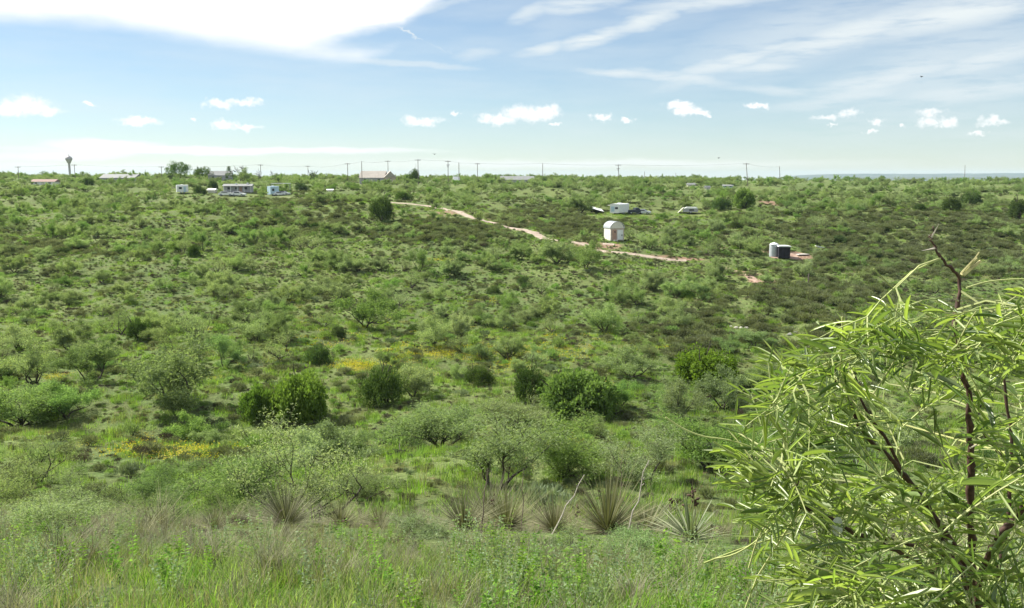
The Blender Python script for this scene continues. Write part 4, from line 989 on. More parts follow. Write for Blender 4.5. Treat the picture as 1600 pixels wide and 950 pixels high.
H_('sage_shrub', 115, 800, 60, 34, 'pale sage clump in the lower left meadow', 'shrub', 1); H_('sage_shrub', 205, 745, 40, 24, 'pale sage clump above the other one in the left meadow', 'shrub', 0)
H_('brown_shrub', 220, 716, 26, 24, 'dark twiggy shrub by the yellow flowers on the left', 'shrub', 0, mark='the yellow flowers on the left'); H_('brown_shrub', 130, 730, 30, 26, 'dark twiggy shrub left of the yellow flower bank', 'shrub', 1)

for px, py, ph in ((959,358,'the arched white shed'),(968,325,'the white travel trailer'),(1072,328,'the low pale camper'),(1222,392,'the black bin'),(800,357,'the dirt road'),(372,294,'the grey mobile home'),
                   (1152,512,'the white rock outcrop'),(622,705,'the brush pile'),(72,286,'the red roofed house'),(760,555,'the yellow flower patches'),(440,335,'the brushy left mound'),(1400,350,'the dark right slope'),
                   (1190,438,'the red dirt track'),(590,276,'the tan roofed house'),(285,296,'the white camper')): MARKS.append((px, py, ph))

# ------------------------------------------------------------------ yuccas and stalks
def yucca_mesh(seed, n, L, W, up, mat):
    rg = np.random.default_rng(seed); Q = []; T = []
    az_ = rg.uniform(0, 6.283, n); e = np.arcsin(np.clip(np.where(rg.uniform(0, 1, n) < .2, rg.uniform(-.05, up, n), rg.uniform(up, 1, n)), -.1, 1)); l = L*rg.uniform(.45, 1.05, n)*(.85+.15*np.sin(az_*2+seed))
    D = np.stack([np.cos(e)*np.cos(az_), np.cos(e)*np.sin(az_), np.sin(e)], 1); S = np.stack([-np.sin(az_), np.cos(az_), np.zeros(n)], 1)
    B = D*.05*L+np.stack([np.zeros(n), np.zeros(n), np.full(n, .03)], 1); fr = [0, .3, .65, 1.0]
    at = lambda f: B+D*(l*f)[:, None]-np.array([0, 0, 1.])*(.10*l*f*f*(1-D[:, 2]))[:, None]
    wd = lambda f: W*(1-.92*f**1.5)
    for f0, f1 in zip(fr[:-1], fr[1:]): Q.append(np.stack([at(f0)-S*wd(f0), at(f0)+S*wd(f0), at(f1)+S*wd(f1), at(f1)-S*wd(f1)], 1)); T.append(np.clip(rg.uniform(0, 1, n)*.0+az_*0+.5, 0, 1))
    tt = np.clip(rg.uniform(0, .75, n)+.5*(e < .4), 0, 1); return quads_mesh('yucca_leaves', np.concatenate(Q), [mat], np.concatenate([tt]*3))
YM = [yucca_mesh(300+i, 520, 1.0, .0046, .30, 'yuc') for i in range(3)] + [yucca_mesh(310, 120, 1.0, .014, .15, 'yuc2')]
def pod_mesh(seed):
    mb = MB(); mb.lathe([(.006, 0), (.016, .012), (.019, .035), (.013, .055), (.004, .066)], 7); return mb.mesh('seed_pod', ['pod'], True)
POD = pod_mesh(1); YUC = []
def yucca(px, Y, wpx, vi, label, stalk=None, base=None):
    d = ray(px, 475); x = d.x/d.y*Y; g = Vector((x, Y, hz(x, Y))); s = wpx*.88*random.uniform(.88, 1.15)*Y/F
    o = empty('yucca', g, random.uniform(0, 6), label=label, cat='yucca'); c = link('leaves', YM[vi], o); c['kind'] = 'stuff'; c.scale = (s, s, s*.95)
    YUC.append((g.x, g.y, s)); HEROES.append((g.x, g.y, .2)); return o, g
def stalk(px0, y0, px1, y1, Y, r, mat, label, pods=0, name='dead_stalk', cat='dead stalk', twigs=3):
    """a stalk whose foot stands on the ground at depth Y, leaning towards (px1,y1)"""
    a, b = ray(px0, y0), ray(px1, y1); A = Vector((a.x/a.y*Y, Y, 0)); A.z = hz(A.x, Y)-.02; B = Vector(b/b.y*Y); B.y += .1
    o = empty(name, A, label=label, cat=cat); rg = np.random.default_rng(int(px0*7+y0)); L = (B-A).length; pts = []
    for k in range(7):
        f_ = k/6; pts.append((B-A)*f_+Vector(rg.normal(size=3))*.012*L*(0 < k < 6))
    mb = MB(); mb.tube(pts, [r*(1-.6*k/6) for k in range(7)], 5); part('stem', mb, [mat], o)
    for k in range(twigs):
        f_ = rg.uniform(.55, 1); p = (B-A)*f_; q = p+Vector((rg.normal()*.05, rg.normal()*.03, rg.uniform(.01, .07))); mb = MB(); mb.tube([p, q], [r*.5, r*.25], 4); part('twig', mb, [mat], o)
    for k in range(pods):
        f_ = rg.uniform(.62, 1.0); p = (B-A)*f_+Vector((rg.normal()*.022, rg.normal()*.02, 0)); c = link('seed_pod', POD, o); c.location = p; sc2 = rg.uniform(.7, 1.2); c.scale = (sc2,)*3; c.rotation_euler = (rg.normal()*.7, rg.normal()*.7, rg.uniform(0, 6))
    return o
yucca(435, 14.6, 130, 0, 'dark grey narrow leaved yucca below the crooked near mesquite'); yucca(522, 17.2, 95, 1, 'narrow leaved yucca right of the darkest left yucca')
yucca(640, 14.4, 70, 2, 'small spiky yucca under the brown seed pods in the lower middle'); yucca(722, 13.8, 135, 1, 'grey narrow leaved yucca at the foot of the tall grey stalk'); yucca(792, 15.9, 150, 0, 'yucca between the two grey stalks, mixed with dry leaves')
yucca(868, 14.2, 110, 2, 'yucca at the foot of the slanting white stalk'); yucca(955, 14.6, 190, 0, 'largest grey green yucca clump in the middle foreground'); yucca(1090, 12.6, 118, 3, 'sharp rosette yucca with stiff pale edged leaves left of the foreground mesquite')
yucca(318, 12.6, 62, 2, 'small grey yucca among weeds in the lower left'); yucca(585, 18.4, 75, 0, 'grey yucca between the left and middle yucca clumps'); yucca(1018, 17.3, 120, 1, 'narrow yucca between the largest clump and the rosette'); yucca(760, 18.2, 120, 2, 'yucca half hidden behind the grey stalk yuccas')
stalk(862, 833, 914, 745, 13.4, .015, 'dead', 'white dead stalk slanting right, lower of the two white ones'); stalk(978, 815, 1016, 722, 13.4, .016, 'dead', 'white dead stalk slanting right behind the largest yucca')
stalk(752, 868, 762, 735, 12.9, .014, 'stalk', 'tall upright grey stalk at the middle yuccas'); stalk(815, 850, 818, 735, 15.0, .013, 'stalk', 'slender upright grey stalk right of the tall grey one'); stalk(968, 800, 972, 738, 15.5, .016, 'stalk', 'dark upright stalk left of the upper white stalk')
stalk(324, 945, 318, 832, 11.0, .012, 'stalk', 'dark straight stalk rising from the lower left grass', twigs=1); stalk(498, 840, 500, 780, 18, .012, 'stalk', 'short grey stalk before the crooked near mesquite', twigs=1); stalk(157, 950, 152, 870, 10.5, .011, 'stalk', 'dark stalk near the bottom left under the twiggy mesquite', twigs=1)
stalk(26, 938, 27, 872, 10.5, .010, 'stalk', 'short dark stalk at the bottom left corner', twigs=1); stalk(497-70, 900, 497-60, 800, 13.5, .011, 'stalk', 'thin grey stalk left of the dark yucca', twigs=1)
for a_ in ((440,880,446,812,14.6,'tall pod laden stalk rising from the dark left yucca',12),(452,880,462,840,14.2,'shorter pod laden stalk right of the tall one in the dark yucca',8),(233,945,228,895,10.5,'low dark pod stalk in the lower left grass',5),(252,940,254,895,10.5,'low pod stalk right of its twin in the lower left',4),
           (540,930,534,893,11.5,'single low pod stalk in the lower middle weeds',3),(640,880,633,838,14.5,'pod stalk in the small spiky yucca',5),(665,880,663,845,14,'leaning pod stalk right of the spiky yucca',3),(700,900,690,838,13,'tall thin pod stalk left of the grey stalk yuccas',4),
           (1091,815,1085,765,12.6,'thick brown pod stalk rising from the rosette yucca',16),(895,815,905,795,15,'low brown pod stalk behind the slanting white stalk',6),(770,800,772,778,16,'brown pod stalk behind the tall grey stalk',6),(540,865,538,815,16,'reddish pod stalk right of the crooked near mesquite',8),(1046,815,1048,780,14.5,'small dark pod stalk left of the rosette yucca',4),(1078,815,1072,790,14.2,'second small dark pod stalk beside the rosette yucca',3)):
    stalk(*a_[:5], .008, 'stalk', a_[5], pods=a_[6], name='pod_stalk', cat='seed stalk', twigs=1)

# ------------------------------------------------------------------ scatter
rgS = np.random.default_rng(77)
def fbm(x, y, s, seed):
    r = np.random.default_rng(seed); v = 0
    for k in range(7):
        th, ph = r.uniform(0, 6.28), r.uniform(0, 6.28); kk = 6.283/(s*r.uniform(.5, 1.6)); v = v+np.sin(kk*(x*math.cos(th)+y*math.sin(th))+ph+1.3*np.sin(kk*.7*(y*math.cos(th)-x*math.sin(th))))
    return v/7
def near_road(x, y):
    m = np.full(len(x), False)
    for P, wd in ROADS:
        for a in P[::2]: m |= (x-a[0])**2+(y-a[1])**2 < wd**2
    return m
DARKZ = [(1180,520,170,50),(1400,380,240,60),(460,335,130,30),(860,350,110,28),(1270,470,140,30),(700,365,120,22),(60,390,120,12)]   # brushy, dark shrub zones
def dark_zone(px, py):
    v = np.zeros(len(px))
    for cx_, cy_, a, b in DARKZ: v = np.maximum(v, np.exp(-(((px-cx_)/a)**2+((py-cy_)/b)**2)**1.5))
    return v
def candidates(dens, y0, y1, margin=5.0, seed=0):
    r = np.random.default_rng(1000+seed); area = .60*(y1*y1-y0*y0)+2*margin*(y1-y0); n = int(dens*area*1.0)
    y = np.sqrt(r.uniform(y0*y0, y1*y1, n)); x = r.uniform(-1, 1, n)*(.60*y+margin)
    return x, y, r
def finish(x, y, z, hgt, wid, kind):
    """drop what would hide a protected thing or stands on a road or in a hero"""
    px, py, yc = [np.array(v) for v in zip(*[proj(a, b, c) for a, b, c in zip(x, y, z)])] if len(x) else (np.zeros(0),)*3
    ok = ~near_road(x, y); k = F/yc
    top = py-hgt*k; l, r_ = px-wid*.5*k, px+wid*.5*k
    for x0, y0, x1, y1, dp in PROTECT:
        ok &= ~((y < dp+.5) & (r_ > x0) & (l < x1) & (top < y1) & (py > y0))
    for hx, hy, hr in HEROES: ok &= (x-hx)**2+(y-hy)**2 > (hr*.7)**2
    return ok, px, py
SC = {}
def scatter(kind, x, y, s, seed, flat=(.8, 1.2)):
    r = np.random.default_rng(seed); z = H(x, y)-.03
    vi = r.integers(0, len(PROTO[kind]), len(x))
    wv = np.array([PROTO[kind][i]['w'] for i in vi])*s; fz = r.uniform(flat[0], flat[1], len(x)); hv = np.array([PROTO[kind][i]['h'] for i in vi])*s*fz
    ok, px, py = finish(x, y, z, hv, wv, kind)
    rows = dict(x=x[ok], y=y[ok], z=z[ok], s=s[ok], fz=fz[ok], vi=vi[ok], px=px[ok], py=py[ok], w=wv[ok], h=hv[ok], rz=r.uniform(0, 6.28, ok.sum()))
    if kind in SC: SC[kind] = {k: np.concatenate([SC[kind][k], rows[k]]) for k in rows}
    else: SC[kind] = rows
# mesquites
x, y, r = candidates(.075, 40, 620, seed=1)
px, py, _ = proj(x, y, H(x, y)); dz_ = dark_zone(px, py)
f = fbm(x, y, 38, 5)
pr = np.clip(.42+1.15*f, .04, 1)*(1-.72*dz_)*np.where(y > 260, .75, 1)*np.where(y < 75, .55, 1); pr = np.where((px < 700) & (py > 330) & (py < 480), pr*1.3, pr)
pr = np.where((px > 1150) & (y > 330), pr*.35, pr)
k = r.uniform(0, 1, len(x)) < pr; x, y = x[k], y[k]
scatter('mesquite', x, y, r.uniform(.42, 1.08, len(x))*np.where(y > 300, 1.05, 1), 21)
# junipers
x, y, r = candidates(.0022, 70, 560, seed=2); px, py, _ = proj(x, y, H(x, y))
k = r.uniform(0, 1, len(x)) < .35+.65*dark_zone(px, py); x, y = x[k], y[k]
scatter('juniper', x, y, r.uniform(.45, 1.15, len(x)), 22)
# olive shrubs
x, y, r = candidates(.36, 26, 330, seed=3); px, py, _ = proj(x, y, H(x, y)); dz_ = dark_zone(px, py)
pr = np.clip(.16+1.0*fbm(x, y, 14, 8)+1.3*dz_, .03, 1)*np.where(y > 200, .8, 1); k = r.uniform(0, 1, len(x)) < pr; x, y = x[k], y[k]; dz_ = dz_[k]
scatter('shrub', x, y, r.uniform(.7, 1.7, len(x))*(1+.7*dz_), 23, (.75, 1.1))
x, y, r = candidates(.05, 26, 260, seed=4); k = r.uniform(0, 1, len(x)) < np.clip(.35+.6*fbm(x, y, 18, 9), .05, 1); scatter('brown_shrub', x[k], y[k], r.uniform(.5, 1.3, k.sum()), 24)
x, y, r = candidates(.035, 30, 230, seed=5); k = r.uniform(0, 1, len(x)) < np.clip(.4+.6*fbm(x, y, 18, 10), .05, 1); scatter('sage_shrub', x[k], y[k], r.uniform(.6, 1.6, k.sum()), 25)
x, y, r = candidates(.05, 28, 300, seed=6); k = r.uniform(0, 1, len(x)) < np.clip(.4+.6*fbm(x, y, 20, 11), .05, 1); scatter('green_shrub', x[k], y[k], r.uniform(.7, 1.9, k.sum()), 26)

def stuff_instances(name, label_cat, kinds_rows):
    """one object: points carrying instances of the plant meshes"""
    col = bpy.data.collections.new(name+'_plants'); keys = []
    for kd, _ in kinds_rows:
        for i, p in enumerate(PROTO[kd]):
            key = (kd, i)
            if key not in keys: keys.append(key)
    nm = {}
    for j, (kd, i) in enumerate(keys):
        o = bpy.data.objects.new('plant_%03d_%s' % (j, name), PROTO[kd][i]['joined']); col.objects.link(o); nm[(kd, i)] = j
    co, sc_, ro, ix = [], [], [], []
    for kd, r_ in kinds_rows:
        n = len(r_['x'])
        co.append(np.stack([r_['x'], r_['y'], r_['z']], 1)); sc_.append(np.stack([r_['s'], r_['s'], r_['s']*r_['fz']], 1))
        ro.append(np.stack([np.zeros(n), np.zeros(n), r_['rz']], 1)); ix.append(np.array([nm[(kd, int(v_))] for v_ in r_['vi']], int))
    co = np.concatenate(co); sc_ = np.concatenate(sc_); ro = np.concatenate(ro); ix = np.concatenate(ix)
    me = bpy.data.meshes.new(name); me.vertices.add(len(co)); me.vertices.foreach_set('co', co.ravel().astype(np.float32))
    for an, ty, dat, f_ in (('scl', 'FLOAT_VECTOR', sc_, 'vector'), ('rot', 'FLOAT_VECTOR', ro, 'vector'), ('idx', 'INT', ix, 'value')):
        a = me.attributes.new(an, ty, 'POINT'); a.data.foreach_set(f_, dat.ravel().astype(np.int32 if ty == 'INT' else np.float32))
    o = link(name, me); o['kind'] = 'stuff'
    ng = bpy.data.node_groups.new(name, 'GeometryNodeTree')
    ng.interface.new_socket('Geometry', in_out='INPUT', socket_type='NodeSocketGeometry'); ng.interface.new_socket('Geometry', in_out='OUTPUT', socket_type='NodeSocketGeometry')
    N = ng.nodes; i_ = N.new('NodeGroupInput'); o_ = N.new('NodeGroupOutput'); ip = N.new('GeometryNodeInstanceOnPoints')
    ci = N.new('GeometryNodeCollectionInfo'); ci.inputs[0].default_value = col; ci.inputs[1].default_value = True; ci.inputs[2].default_value = True
    def attr(an, ty):
        a = N.new('GeometryNodeInputNamedAttribute'); a.data_type = ty; a.inputs[0].default_value = an; return a.outputs[0]
    Lk = ng.links; Lk.new(i_.outputs[0], ip.inputs['Points']); Lk.new(ci.outputs[0], ip.inputs['Instance']); ip.inputs['Pick Instance'].default_value = True
    Lk.new(attr('idx', 'INT'), ip.inputs['Instance Index']); Lk.new(attr('scl', 'FLOAT_VECTOR'), ip.inputs['Scale'])
    er = N.new('FunctionNodeEulerToRotation'); Lk.new(attr('rot', 'FLOAT_VECTOR'), er.inputs[0]); Lk.new(er.outputs[0], ip.inputs['Rotation'])
    Lk.new(ip.outputs[0], o_.inputs[0]); md = o.modifiers.new('plants', 'NODES'); md.node_group = ng
    return o
_u = ['', 'first', 'second', 'third', 'fourth', 'fifth', 'sixth', 'seventh', 'eighth', 'ninth']
ORD = ['', 'second ', 'third ', 'fourth ', 'fifth ', 'sixth ', 'seventh ', 'eighth ', 'ninth ', 'tenth ', 'eleventh ', 'twelfth ', 'thirteenth ', 'fourteenth ', 'fifteenth ', 'sixteenth ', 'seventeenth ', 'eighteenth ', 'nineteenth ', 'twentieth '] + ['twenty '+q+' ' for q in _u[1:]] + ['thirtieth '] + ['thirty '+q+' ' for q in _u[1:]]
USED = {}
LOOK = dict(mesquite=['feathery green', 'full pale', 'loose pale', 'leafy bright green', 'thin airy', 'soft pale', 'half bare', 'nearly bare'], juniper=['dense dark', 'rounded dark', 'uneven dark'], shrub=['olive', 'rounded olive', 'knobby olive', 'low olive'],
            brown_shrub=['brown twiggy', 'dark twiggy', 'grey brown twiggy'], sage_shrub=['blue grey', 'pale grey'], green_shrub=['leafy green', 'upright green'])
NOUN = dict(mesquite='mesquite', juniper='juniper', shrub='shrub', brown_shrub='shrub', sage_shrub='sage shrub', green_shrub='shrub')
CATN = dict(mesquite='tree', juniper='bush', shrub='shrub', brown_shrub='shrub', sage_shrub='shrub', green_shrub='shrub')
GRP = dict(mesquite='mesquite trees across the valley', juniper='junipers across the valley', shrub='olive shrubs across the valley', brown_shrub='brown twiggy shrubs across the valley', sage_shrub='sage shrubs across the valley', green_shrub='green shrubs across the valley')
REST = {}
for kind, lim in (('mesquite', 262), ('juniper', 265), ('shrub', 300), ('brown_shrub', 190), ('sage_shrub', 150), ('green_shrub', 190)):
    r_ = SC[kind]; size = r_['w']*r_['h']/r_['y']**2
    inv = (r_['px'] > -20) & (r_['px'] < 1620) & (r_['py'] < 990) & ~((r_['px'] > 1330) & (r_['py'] > 560)); order = np.argsort(-np.where(inv, size, 0)); top = order[:lim]
    rest = np.setdiff1d(np.arange(len(size)), top); REST[kind] = {k: v[rest] for k, v in r_.items()}
    rows = []
    for i in top:
        px, py = r_['px'][i], r_['py'][i]-r_['h'][i]/r_['y'][i]*F*.4
        m = min(MARKS, key=lambda q: (q[0]-px)**2+((q[1]-py)*1.6)**2); dx, dy = px-m[0], (py-m[1])*1.6
        dr = ('right of' if dx > 0 else 'left of') if abs(dx) > abs(dy) else ('above' if dy < 0 else 'below')
        rows.append((math.hypot(dx, dy), i, m[2], dr))
    rows.sort(key=lambda q: q[0])
    for dist, i, ph, dr in rows:
        look = LOOK[kind][int(r_['vi'][i])]; sz = r_['w'][i]
        big = {'mesquite': (2.6, 3.4), 'juniper': (1.6, 2.3)}.get(kind, (.9, 1.35)); sw = 'small ' if sz < big[0] else ('large ' if sz > big[1] else '')
        key = (kind, sw, look, ph, dr); n = USED.get(key, 0); USED[key] = n+1
        lb = f'{sw}{look} {NOUN[kind]}, {ORD[min(n, 37)]}nearest {dr} {ph}'
        place(kind, int(r_['vi'][i]), (r_['x'][i], r_['y'][i], r_['z'][i]), r_['rz'][i], (r_['s'][i], r_['s'][i], r_['s'][i]*r_['fz'][i]), lb, CATN[kind], GRP[kind])
o = stuff_instances('distant_brush', '', [(k, REST[k]) for k in REST]); tag(o, 'mass of distant mesquite and shrubs fading towards the ridge', 'brush')
PX_, PY_ = None, None
# far specks beyond the fine scatter
x, y, r = candidates(.0016, 600, 2300, seed=8); k = r.uniform(0, 1, len(x)) < .6
z = H(x[k], y[k]); n = k.sum(); rows = dict(x=x[k], y=y[k], z=z, s=r.uniform(.9, 2.0, n), fz=r.uniform(.7, 1, n), vi=r.integers(0, 3, n), rz=r.uniform(0, 6, n))
o = stuff_instances('far_plain_brush', '', [('mesquite', rows)]); tag(o, 'specks of brush on the far plain', 'brush')

# grass
def stuff_rows(kind, dens, y0, y1, slo, shi, seed, prf=None, margin=3, vsel=None):
    x, y, r = candidates(dens, y0, y1, margin, seed); k = np.ones(len(x), bool) if prf is None else r.uniform(0, 1, len(x)) < prf(x, y)
    k &= ~near_road(x, y) if y1 > 100 else True
    x, y = x[k], y[k]; n = len(x); nv = len(PROTO[kind])
    s_ = r.uniform(slo, shi, n)
    if y1 < 30:
        s_ = s_*np.interp(y, [2, 6, 10, 15, 24], [.95, .85, .72, .68, .8])
        for a, b, q in YUC: s_ = np.where((np.abs(x-a*y/b) < q*.75) & (y < b+.2) & (y > b-3.5), s_*.55, s_); s_ = np.where((x-a)**2+(y-b)**2 < .09, .01, s_)
    return dict(x=x, y=y, z=H(x, y)-.02, s=s_, fz=r.uniform(.7, 1.25, n), vi=r.integers(0, nv, n) if vsel is None else r.choice(vsel, n), rz=r.uniform(0, 6.28, n))
o = stuff_instances('grass', '', [('grass_far', stuff_rows('grass_far', 1.5, 20, 110, .7, 1.5, 31, lambda x, y: np.clip(.62+.6*fbm(x, y, 9, 3), .1, 1))),
                                  ('grass_far', stuff_rows('grass_far', .42, 110, 230, 1.0, 1.7, 32, lambda x, y: np.clip(.55+.6*fbm(x, y, 12, 3), .1, 1)))])
tag(o, 'bright green meadow grass over the valley floor', 'grass')
o = stuff_instances('tall_grass', '', [('grass_near', stuff_rows('grass_near', 28.0, 1.6, 9, .5, 1.0, 33, margin=2)), ('grass_near', stuff_rows('grass_near', 10.0, 9, 24, .5, 1.05, 34, lambda x, y: np.clip(.4+.7*fbm(x, y, 4, 15), .05, 1), 2)),
      ('grass_near', stuff_rows('grass_near', 11.0, 8, 24, .8, 1.3, 37, lambda x, y: np.clip(.5+.8*fbm(x, y, 3, 16), .05, 1)*np.where(x < .05*y, 1, .35), 2, [3, 4, 4, 4]))])
tag(o, 'tall mixed grass on the near slope', 'grass')
o = stuff_instances('bunchgrass', '', [('bunch', stuff_rows('bunch', 1.0, 8, 26, .9, 1.7, 39, lambda x, y: np.clip(.45+.8*fbm(x, y, 3.5, 23), .03, 1), 2)), ('bunch', stuff_rows('bunch', .5, 4, 8, .6, 1.0, 40, None, 2))]); tag(o, 'grey olive bunchgrass clumps on the near slope', 'grass')
pz = lambda x, y: np.clip(.5+.9*fbm(x, y, 2.5, 13), .05, 1)
o = stuff_instances('weeds', '', [('forb', stuff_rows('forb', 9.0, 2.0, 9.5, .5, 1.1, 35, pz, 2)), ('forb', stuff_rows('forb', 6.0, 2.5, 11, .8, 1.3, 38, lambda x, y: np.clip(.5+1.1*fbm(x, y, 1.6, 19), 0, 1)*np.where(x > -.12*y, 1, .25), 2)), ('forb', stuff_rows('forb', 3.6, 9.5, 18, .7, 1.3, 36, pz, 2, [0, 1, 1, 2])), ('forb', stuff_rows('forb', 1.2, 18, 26, .7, 1.2, 41, pz, 2, [0, 1, 1, 2]))])
tag(o, 'leafy weeds among the near grass', 'weeds')
rows_ = []
for j, (kd, dn, sd) in enumerate((('shrub', .55, 41), ('brown_shrub', .28, 42), ('sage_shrub', .22, 43), ('green_shrub', .38, 44))):
    rw = stuff_rows(kd, dn*2.4, 22, 200, .16, .62, sd, lambda x, y: np.clip(.5+.8*fbm(x, y, 11, 20+j), .05, 1)); rw['z'] = rw['z']-.02; rows_.append((kd, rw))
for j, (kd, dn, sd, a_, b_) in enumerate((('brown_shrub', .9, 45, .25, .6), ('shrub', .5, 46, .25, .5), ('sage_shrub', .35, 47, .25, .5), ('green_shrub', .5, 48, .2, .5))):
    rw = stuff_rows(kd, dn, 8.5, 25, a_, b_, sd, lambda x, y: np.clip(.45+.9*fbm(x, y, 4, 30+j), .05, 1)); rows_.append((kd, rw))
o = stuff_instances('undergrowth', '', rows_); tag(o, 'small knobby shrubs and herbs between the larger plants', 'undergrowth')
# yellow flowers
fl = [(560,572,60,9,28),(640,585,50,6,18),(700,555,70,12,60),(760,552,80,9,38),(800,575,30,8,20),(555,575,25,8,30),(820,548,40,5,14),(285,708,60,9,30),(200,705,70,12,18),(20,578,25,8,12),(80,590,20,8,8),(690,408,20,4,14),(735,470,40,6,12),
      (880,690,25,12,18),(600,530,300,40,60),(430,470,300,30,20),(900,550,60,12,14),(240,590,14,10,10),(850,540,250,30,50),(930,600,20,5,8)]
X, Y_ = [], []
for cx_, cy_, a, b, n in fl:
    for _ in range(int(n*1.0)):
        g = ground(cx_+rgS.normal()*a*.55, cy_+rgS.normal()*b*.55); X.append(g.x); Y_.append(g.y)
X, Y_ = np.array(X), np.array(Y_); n = len(X)
o = stuff_instances('yellow_wildflowers', '', [('flower_patch', dict(x=X, y=Y_, z=H(X, Y_), s=rgS.uniform(.5, 1.0, n), fz=rgS.uniform(.7, 1.1, n), vi=rgS.integers(0, 2, n), rz=rgS.uniform(0, 6, n)))]); tag(o, 'yellow wildflowers in drifts across the meadow', 'wildflowers')

# ------------------------------------------------------------------ foreground mesquite bush
rgF = np.random.default_rng(501)
base_pt = Vector((.78, 1.35, hz(.78, 1.35)-.05))
def P3(px, py, dep): d = ray(px, py); return d*(dep/(d.y*cp-d.z*sp))
bush = empty('mesquite_bush', base_pt, label='close mesquite bush with long narrow leaflets filling the lower right foreground', cat='bush')
def toL(p): return Vector(p)-base_pt
def smooth_path(pts, sub=4):
    out = []
    for i in range(len(pts)-1):
        p0, p1, p2, p3 = pts[max(i-1, 0)], pts[i], pts[i+1], pts[min(i+2, len(pts)-1)]
        for k in range(sub):
            u = k/sub; out.append(.5*((2*p1)+(p2-p0)*u+(2*p0-5*p1+4*p2-p3)*u*u+(3*p1-p0-3*p2+p3)*u**3))
    out.append(pts[-1]); return out
BR = []   # sampled branch points for attaching shoots
def branch(pxs, r0, r1, name='branch', mat='barkfg', bumps=True):
    pts = smooth_path([P3(*q) for q in pxs], 5); n = len(pts)
    rad = []
    for i in range(n):
        r = r1+(r0-r1)*(i/(n-1)); rad.append(r*.68*(1.0+(.28 if bumps and rgF.uniform() < .22 else 0)+rgF.normal()*.04))
    pts = [p+Vector(rgF.normal(size=3))*.0012 for p in pts]
    mb = MB(); mb.tube([toL(p) for p in pts], rad, 8); part(name, mb, [mat], bush, True)
    BR.extend(pts); return pts
# listed from the tip (thin) down to the foot (thick)
main = branch([(1462,385,1.0),(1475,408,1.0),(1499,432,1.0),(1499,470,1.0),(1492,512,1.0),(1506,560,1.01),(1514,640,1.02),(1516,700,1.03),(1516,770,1.04),(1518,830,1.06),(1520,900,1.1),(1540,1010,1.15),(1570,1200,1.2)], .0075, .0018)
branch([(1295,585,1.0),(1320,615,1.0),(1338,650,1.0),(1345,672,1.01),(1385,712,1.03),(1415,745,1.05),(1455,800,1.08),(1500,870,1.1),(1540,1000,1.15)], .0058, .002)
branch([(1335,590,1.08),(1352,640,1.08),(1392,700,1.1),(1430,770,1.12),(1480,850,1.14),(1540,1000,1.17)], .005, .0018)
branch([(1244,748,.98),(1243,784,.98),(1268,800,.99),(1298,812,1.0),(1340,835,1.02),(1400,862,1.05),(1470,905,1.1),(1535,1010,1.15)], .0055, .0028)
branch([(1640,745,.98),(1612,772,.98),(1588,805,.99),(1556,848,1.0),(1530,905,1.05),(1535,1000,1.1)], .006, .0034)
branch([(1528,668,1.1),(1560,705,1.12),(1590,730,1.14),(1640,770,1.16)], .004, .002)
branch([(1470,838,.96),(1477,862,.97),(1465,900,1.0),(1475,950,1.03),(1530,1060,1.1)], .005, .002)
branch([(1380,842,1.05),(1420,850,1.05),(1470,862,1.06),(1520,900,1.08)], .0045, .003)
branch([(1560,560,1.15),(1575,640,1.15),(1580,760,1.15),(1560,900,1.15)], .0045, .002)
branch([(1300,900,1.05),(1360,940,1.06),(1440,1000,1.1),(1530,1080,1.15)], .005, .002)
# the trunk reaches the ground
mb = MB(); q0 = toL(P3(1570, 1200, 1.2)); mb.tube([q0+Vector((0, 0, .05)), q0, q0.lerp(Vector((0, 0, 0)), .5)+Vector((.03, .02, 0)), Vector((0, 0, 0))], [.0075, .012, .018, .026], 9); part('trunk', mb, ['barkfg'], bush, True)
for pxs in ([(1540,1010,1.15),(1555,1100,1.18),(1570,1200,1.2)], [(1475,950,1.03),(1530,1080,1.15),(1570,1200,1.2)]): branch(pxs, .009, .006)
# thorny bare top, split twig and thorns
branch([(1458,353,1.0),(1460,362,1.0),(1455,372,1.0),(1462,386,1.0)], .0018, .0006, 'twig', 'barkfg', False)
def thorn(a, b, r=.0013, mat='dead'): mb = MB(); mb.tube([toL(P3(*a)), toL(P3(*b))], [r, .0002], 5); part('thorn', mb, [mat], bush)
for a, b in (((1462,388,1.0),(1440,392,1.0)), ((1455,372,1.0),(1467,350,.99)), ((1454,372,1.0),(1451,366,1.0)), ((1492,512,1.0),(1484,506,.99)), ((1497,470,1.0),(1490,464,.99)), ((1244,750,.98),(1276,740,.98)), ((1244,756,.98),(1236,742,.98)), ((1240,786,.98),(1222,808,.97)),
             ((1340,668,1.0),(1374,676,.98)), ((1590,875,.95),(1560,915,.96)), ((1516,700,1.03),(1535,690,1.0)), ((1345,672,1.01),(1330,684,1.0))): thorn(a, b)
mb = MB()
for a, b, r in (((1502,430,1.0),(1526,403,1.0),.0022), ((1505,430,1.0),(1532,408,1.0),.0022), ((1506,428,1.0),(1530,394,.995),.001), ((1502,427,1.0),(1522,405,.99),.0014)): mb.tube([toL(P3(*a)), toL(P3(*b))], [r, r*.75], 5)
part('split_twig', mb, ['cut'], bush)
mb = MB(); mb.tube([toL(P3(1302,806,.95)), toL(P3(1311,808,.95))], [.004, .003], 4)
mb = MB(); c0 = toL(P3(1308,822,.95)); mb.add([c0+Vector((.006*math.cos(a)*1.0, -.001+.001*math.sin(3*a), .0115*math.sin(a))) for a in np.linspace(0, 6.283, 13)[:-1]]+[c0+Vector((0, -.003, 0))], [(i, (i+1) % 12, 12) for i in range(12)]); part('pale_leaf', mb, ['white'], bush)

